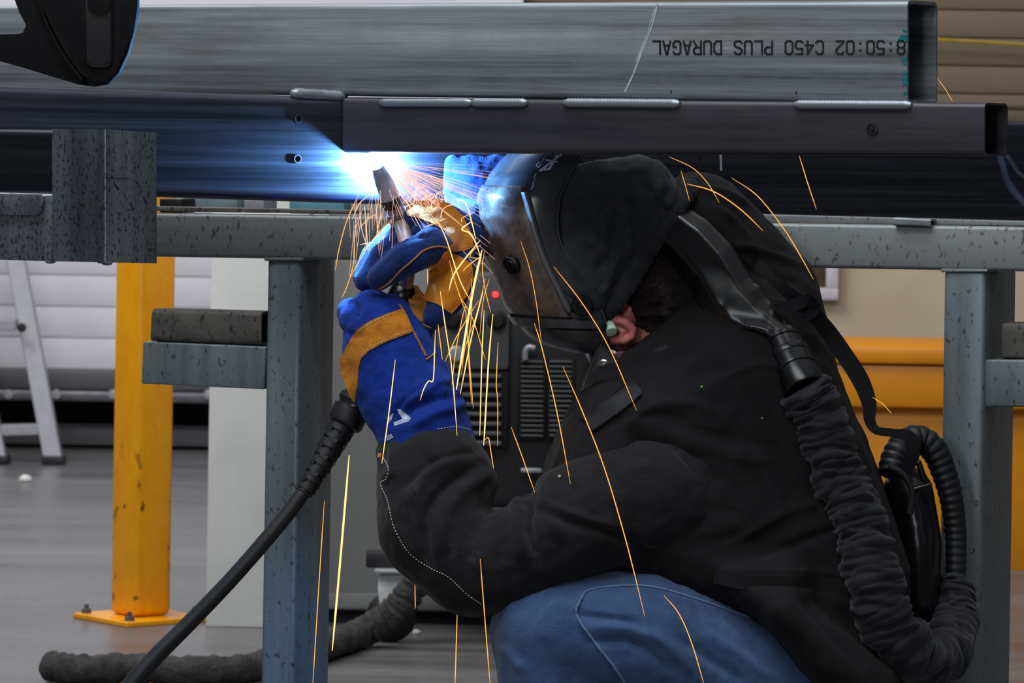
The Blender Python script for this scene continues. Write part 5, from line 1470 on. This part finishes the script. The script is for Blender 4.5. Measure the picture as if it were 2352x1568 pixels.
# ================================================================== sparks
def spark_mat(name, col, s): return glow(name, col, s)
M_sp = glow('spark_orange', (1.0, 0.42, 0.07, 1), 1.5)
M_sp_hot = glow('spark_hot', (1.0, 0.56, 0.18, 1), 2.2)
M_sp_dim = glow('spark_dim', (1.0, 0.34, 0.10, 1), 1.6)
M_sp_pink = glow('spark_pink', (1.0, 0.56, 0.38, 1), 1.4)
BUN = 'thin orange spark in the bright bundle falling below the visor and far glove'
CUR = 'small curling orange spark between the blue gloves and the visor'
FAL = 'thin orange spark falling from the torch in front of the bench rail'
SP = [
 ([(908, 826), (893, 950), (877, 1064)], 2.2, 5.80, M_sp_hot, 'straight orange spark crossing the blue gauntlet down to the cuff of the sleeve'),
 ([(1000, 758), (998, 810), (995, 872), (984, 875), (973, 894), (965, 919)], 2.2, 5.84, M_sp_hot, 'kinked orange spark bouncing off the blue gauntlet'),
 ([(802, 1045), (783, 1270), (763, 1494)], 4.6, 5.93, M_sp_hot, 'thick bright spark falling in front of the grey cabinet beside the bench leg'),
 ([(745, 1150), (732, 1350), (718, 1580)], 2.0, 5.90, M_sp, 'long faint spark falling in front of the dark side of the left bench leg'),
 ([(1011, 668), (1026, 770), (1038, 851), (1050, 1000)], 2.2, 5.83, M_sp_hot, 'long spark running down the edge of the blue gauntlet to its hem'),
 ([(1107, 574), (1085, 675), (1048, 895)], 5.0, 5.90, M_sp_hot, 'thickest white hot spark slanting down between the gauntlet and the helmet'),
 ([(1103, 551), (1062, 602), (1041, 633), (1031, 667)], 3.0, 5.90, M_sp_hot, 'curved spark crossing the tan thumb of the far glove'),
 ([(1006, 511), (1025, 549), (1055, 640), (1080, 690)], 2.2, 5.94, M_sp_hot, BUN), ([(1032, 598), (1043, 640), (1055, 676), (1069, 716)], 1.9, 5.93, M_sp, BUN),
 ([(1113, 575), (1108, 616), (1115, 668), (1127, 717)], 1.8, 5.88, M_sp, BUN), ([(1132, 721), (1122, 833), (1115, 956), (1111, 1023)], 3.0, 5.90, M_sp_hot, BUN),
 ([(1112, 712), (1107, 816), (1102, 1000)], 2.3, 5.92, M_sp_hot, BUN), ([(1144, 787), (1140, 879), (1143, 921), (1143, 1024)], 2.0, 5.93, M_sp, BUN),
 ([(1083, 640), (1083, 720), (1076, 802), (1083, 926)], 1.9, 5.94, M_sp, BUN), ([(1069, 703), (1075, 788), (1087, 938)], 1.9, 5.91, M_sp, BUN),
 ([(1110, 668), (1083, 774), (1057, 905)], 2.4, 5.88, M_sp_hot, BUN), ([(1099, 690), (1052, 767), (1022, 830)], 2.0, 5.86, M_sp, BUN),
 ([(1068, 702), (1048, 798), (1038, 883)], 2.0, 5.89, M_sp, BUN), ([(1052, 675), (1085, 730), (1115, 826)], 1.9, 5.92, M_sp, BUN), ([(1006, 745), (1016, 825)], 2.0, 5.88, M_sp, BUN),
 ([(1115, 640), (1095, 720), (1068, 800), (1060, 860)], 1.7, 5.95, M_sp, BUN), ([(1124, 640), (1110, 690), (1102, 770)], 1.5, 5.96, M_sp, BUN),
 ([(982, 619), (982, 651)], 1.7, 6.12, M_sp, 'short spark seen through the gap between finger and thumb of the far glove'),
 ([(1113, 1010), (1122, 1006), (1128, 1040), (1134, 1076)], 2.0, 5.84, M_sp, 'hooked orange spark beside the cuff of the sleeve'),
 ([(1196, 553), (1217, 619), (1231, 690), (1243, 781)], 1.5, 5.86, M_sp, 'thin curved spark in front of the visor button'),
 ([(1227, 742), (1245, 800), (1280, 950), (1310, 1110)], 2.2, 5.78, M_sp, 'long spark falling from the helmet chin to the black sleeve'),
 ([(1272, 612), (1340, 700), (1400, 800), (1462, 942)], 2.2, 5.76, M_sp, 'long curved spark passing over the ear and the jacket collar'),
 ([(1293, 842), (1340, 950), (1390, 1080), (1440, 1250), (1481, 1415)], 2.4, 5.74, M_sp, 'longest spark arcing across the black sleeve onto the jeans'),
 ([(1174, 980), (1200, 1050), (1228, 1130)], 2.0, 5.80, M_sp, 'straight spark pointing at the elbow crease of the sleeve'),
 ([(1525, 1367), (1560, 1410), (1590, 1480), (1618, 1575)], 2.2, 5.70, M_sp, 'curved spark over the thigh of the jeans'),
 ([(1103, 1283), (1112, 1400), (1126, 1575)], 2.1, 5.72, M_sp, 'thin spark falling from the elbow past the knee'),
 ([(1050, 1412), (1045, 1575)], 2.3, 5.84, M_sp, 'spark falling below the elbow toward the floor'), ([(953, 1343), (954, 1397)], 1.8, 5.85, M_sp, 'very short spark at the back of the elbow beside the castor'),
 ([(1537, 360), (1590, 385), (1625, 420), (1652, 465)], 1.5, 5.90, M_sp, 'thin curved spark dropping from the black tube behind the hood'), ([(1578, 422), (1640, 440), (1700, 480), (1752, 529)], 2.3, 5.86, M_sp, 'curved spark over the fleece pad and far shoulder'),
 ([(1680, 408), (1740, 450), (1800, 525), (1840, 590), (1868, 641)], 2.1, 5.88, M_sp, 'long arching spark outside the far shoulder over the bench rail'), ([(1836, 358), (1855, 420), (1875, 480)], 1.9, 5.86, M_sp, 'straight spark in front of the big tube right of the hood'),
 ([(1564, 392), (1572, 418), (1584, 462)], 1.5, 5.86, M_sp, 'short spark at the back edge of the hood'), ([(2153, 180), (2172, 206), (2188, 233)], 1.3, 5.66, M_sp, 'faint spark beside the open end of the galvanised tube'),
 ([(2004, 912), (2028, 928), (2048, 950)], 1.4, 5.95, M_sp, 'small curved spark in front of the yellow skip'),
 ([(827, 440), (797, 506), (780, 566), (770, 620)], 2.0, 6.03, M_sp, FAL), ([(857, 443), (840, 454), (824, 470), (809, 503)], 2.0, 6.04, M_sp_pink, FAL), ([(866, 491), (846, 502), (827, 522)], 2.0, 6.02, M_sp, FAL), ([(815, 563), (811, 610), (796, 660), (785, 683)], 1.8, 6.0, M_sp, FAL),
 ([(900, 505), (862, 543), (828, 594), (803, 640)], 2.0, 6.0, M_sp, FAL), ([(827, 480), (830, 520), (836, 545), (852, 585)], 1.6, 6.02, M_sp_pink, FAL), ([(826, 562), (845, 558), (866, 557)], 1.4, 6.01, M_sp_pink, FAL), ([(880, 490), (870, 515), (864, 545)], 1.9, 6.03, M_sp, FAL),
 ([(927, 447), (946, 485), (969, 529)], 1.9, 5.98, M_sp_pink, 'straight pink spark running from the threaded collar over the blue fingers'), ([(977, 521), (1000, 512), (1025, 501)], 2.2, 5.99, M_sp, 'short bright spark lying across the tan back of the far glove'),
 ([(1048, 462), (1060, 459), (1073, 474), (1084, 512), (1093, 549)], 2.6, 6.0, M_sp_hot, CUR), ([(1084, 508), (1061, 526), (1078, 535), (1092, 556), (1105, 594)], 3.0, 5.98, M_sp_hot, CUR), ([(1105, 562), (1090, 572), (1080, 589), (1101, 594)], 1.6, 5.95, M_sp, CUR),
 ([(1107, 587), (1080, 606), (1063, 622)], 2.2, 5.92, M_sp, CUR), ([(1012, 500), (1017, 482), (1030, 472), (1044, 470)], 1.8, 6.02, M_sp_pink, CUR), ([(1060, 510), (1063, 500), (1090, 486)], 1.8, 6.0, M_sp, CUR), ([(994, 474), (1004, 462), (1020, 458), (1030, 466)], 1.9, 6.05, M_sp_pink, CUR),
]
for pts, r, d, mt, lab in SP:
    sp = smooth_path(pts, 8) if len(pts) > 2 else [np.array(pts[0], float) + (np.array(pts[1], float) - np.array(pts[0], float)) * k / 6 for k in range(7)]
    n = len(sp)
    bm = bmesh.new()
    tube(bm, [W(q[0], q[1], d + 0.02 * math.sin(i / n * 2)) for i, q in enumerate(sp)], [S(r, d) * (0.35 + 0.65 * min(1, 5 * min(i + .3, n - 1 - i + .3) / n)) * .52 for i in range(n)], 6)
    tag(obj('spark', bm, mt, None, sharp=180), lab, 'spark', {BUN: 'sparks falling below the visor', CUR: 'sparks between glove and visor', FAL: 'sparks in front of the bench rail'}.get(lab, 'flying sparks'))
# the dense spray round the arc
random.seed(21)
bm = bmesh.new()
A0 = np.array(W(866, 374, 6.05))
def fly(dirv, L, drop, r, start=0.0, n=7):
    P = []
    for i in range(n):
        f = start + (1 - start) * i / (n - 1)
        P.append(Vector(A0 + np.array(dirv) * L * f) + Vector((0, 0, -drop * f * f)))
    if any(p.y > db(PXY(p)[0]) - 0.004 for p in P): return
    tube(bm, P, [r * (0.4 + 0.6 * min(1, 3 * min(i + .4, n - .6 - i) / n)) for i in range(n)], 4)
for i in range(170):
    ang = random.gauss(-24, 20)
    if ang > 1.5: ang = -abs(ang)
    a_ = math.radians(ang); el = random.uniform(-0.55, 0.45)
    L = random.choice([random.uniform(.05, .11), random.uniform(.09, .22)])
    fly((math.cos(a_), el * random.uniform(.2, 1), math.sin(a_)), L, random.uniform(0, .03), random.uniform(.00018, .00038), random.uniform(.1, .5))
for i in range(34):                                          # threads falling straight below the arc
    x, y = random.uniform(800, 905), random.uniform(430, 520); L = random.uniform(30, 120); d = random.uniform(5.94, 6.06)
    x2 = x + random.uniform(-16, 8)
    tube(bm, [W(x + (x2 - x) * k / 3, y + L * k / 3, d) for k in range(4)], [S(.35, 6), S(.6, 6), S(.6, 6), S(.3, 6)], 4)
for i in range(34):                                          # little bounces on the far glove
    x, y = random.gauss(965, 26), random.gauss(452, 12); d = random.uniform(6.0, 6.07); w = random.uniform(8, 34) * random.choice((1, 1, -1)); h = random.uniform(4, 24)
    tube(bm, [W(x + w * f, y - h * math.sin(f * math.pi) + 10 * f, d) for f in [k / 7 for k in range(8)]], [S(.35 + .5 * math.sin(k / 7 * math.pi), 6) for k in range(8)], 4)
tag(obj('spark_spray', bm, M_sp_pink, None, sharp=180), 'dense fan of fine sparks bursting from the arc over the gloves', 'sparks', None, 'stuff')

# thin smoke leaving the open end of the black tube
m = bpy.data.materials.new('weld_smoke'); m.use_nodes = True; t = m.node_tree; t.nodes.clear()
out = t.nodes.new('ShaderNodeOutputMaterial'); pv = t.nodes.new('ShaderNodeVolumePrincipled'); pv.inputs['Color'].default_value = (0.62, 0.76, 0.95, 1); pv.inputs['Density'].default_value = 16.0
t.links.new(pv.outputs[0], out.inputs['Volume'])
bm = bmesh.new()
for pts in ([(2284, 330, 5.64, 7), (2300, 368, 5.62, 8), (2312, 410, 5.60, 8), (2334, 446, 5.6, 9), (2372, 480, 5.6, 8), (2420, 500, 5.6, 5)], [(2288, 335, 5.65, 6), (2316, 362, 5.63, 6), (2340, 396, 5.62, 5), (2378, 420, 5.62, 5), (2420, 436, 5.62, 3)]):
    sp = smooth_path(pts, 8); tube(bm, [W(q[0], q[1], q[2]) for q in sp], [S(q[3], 5.6) for q in sp], 10)
tag(obj('smoke_wisp', bm, m, None), 'pale smoke curling out of the open end of the black tube', 'smoke', None, 'stuff')
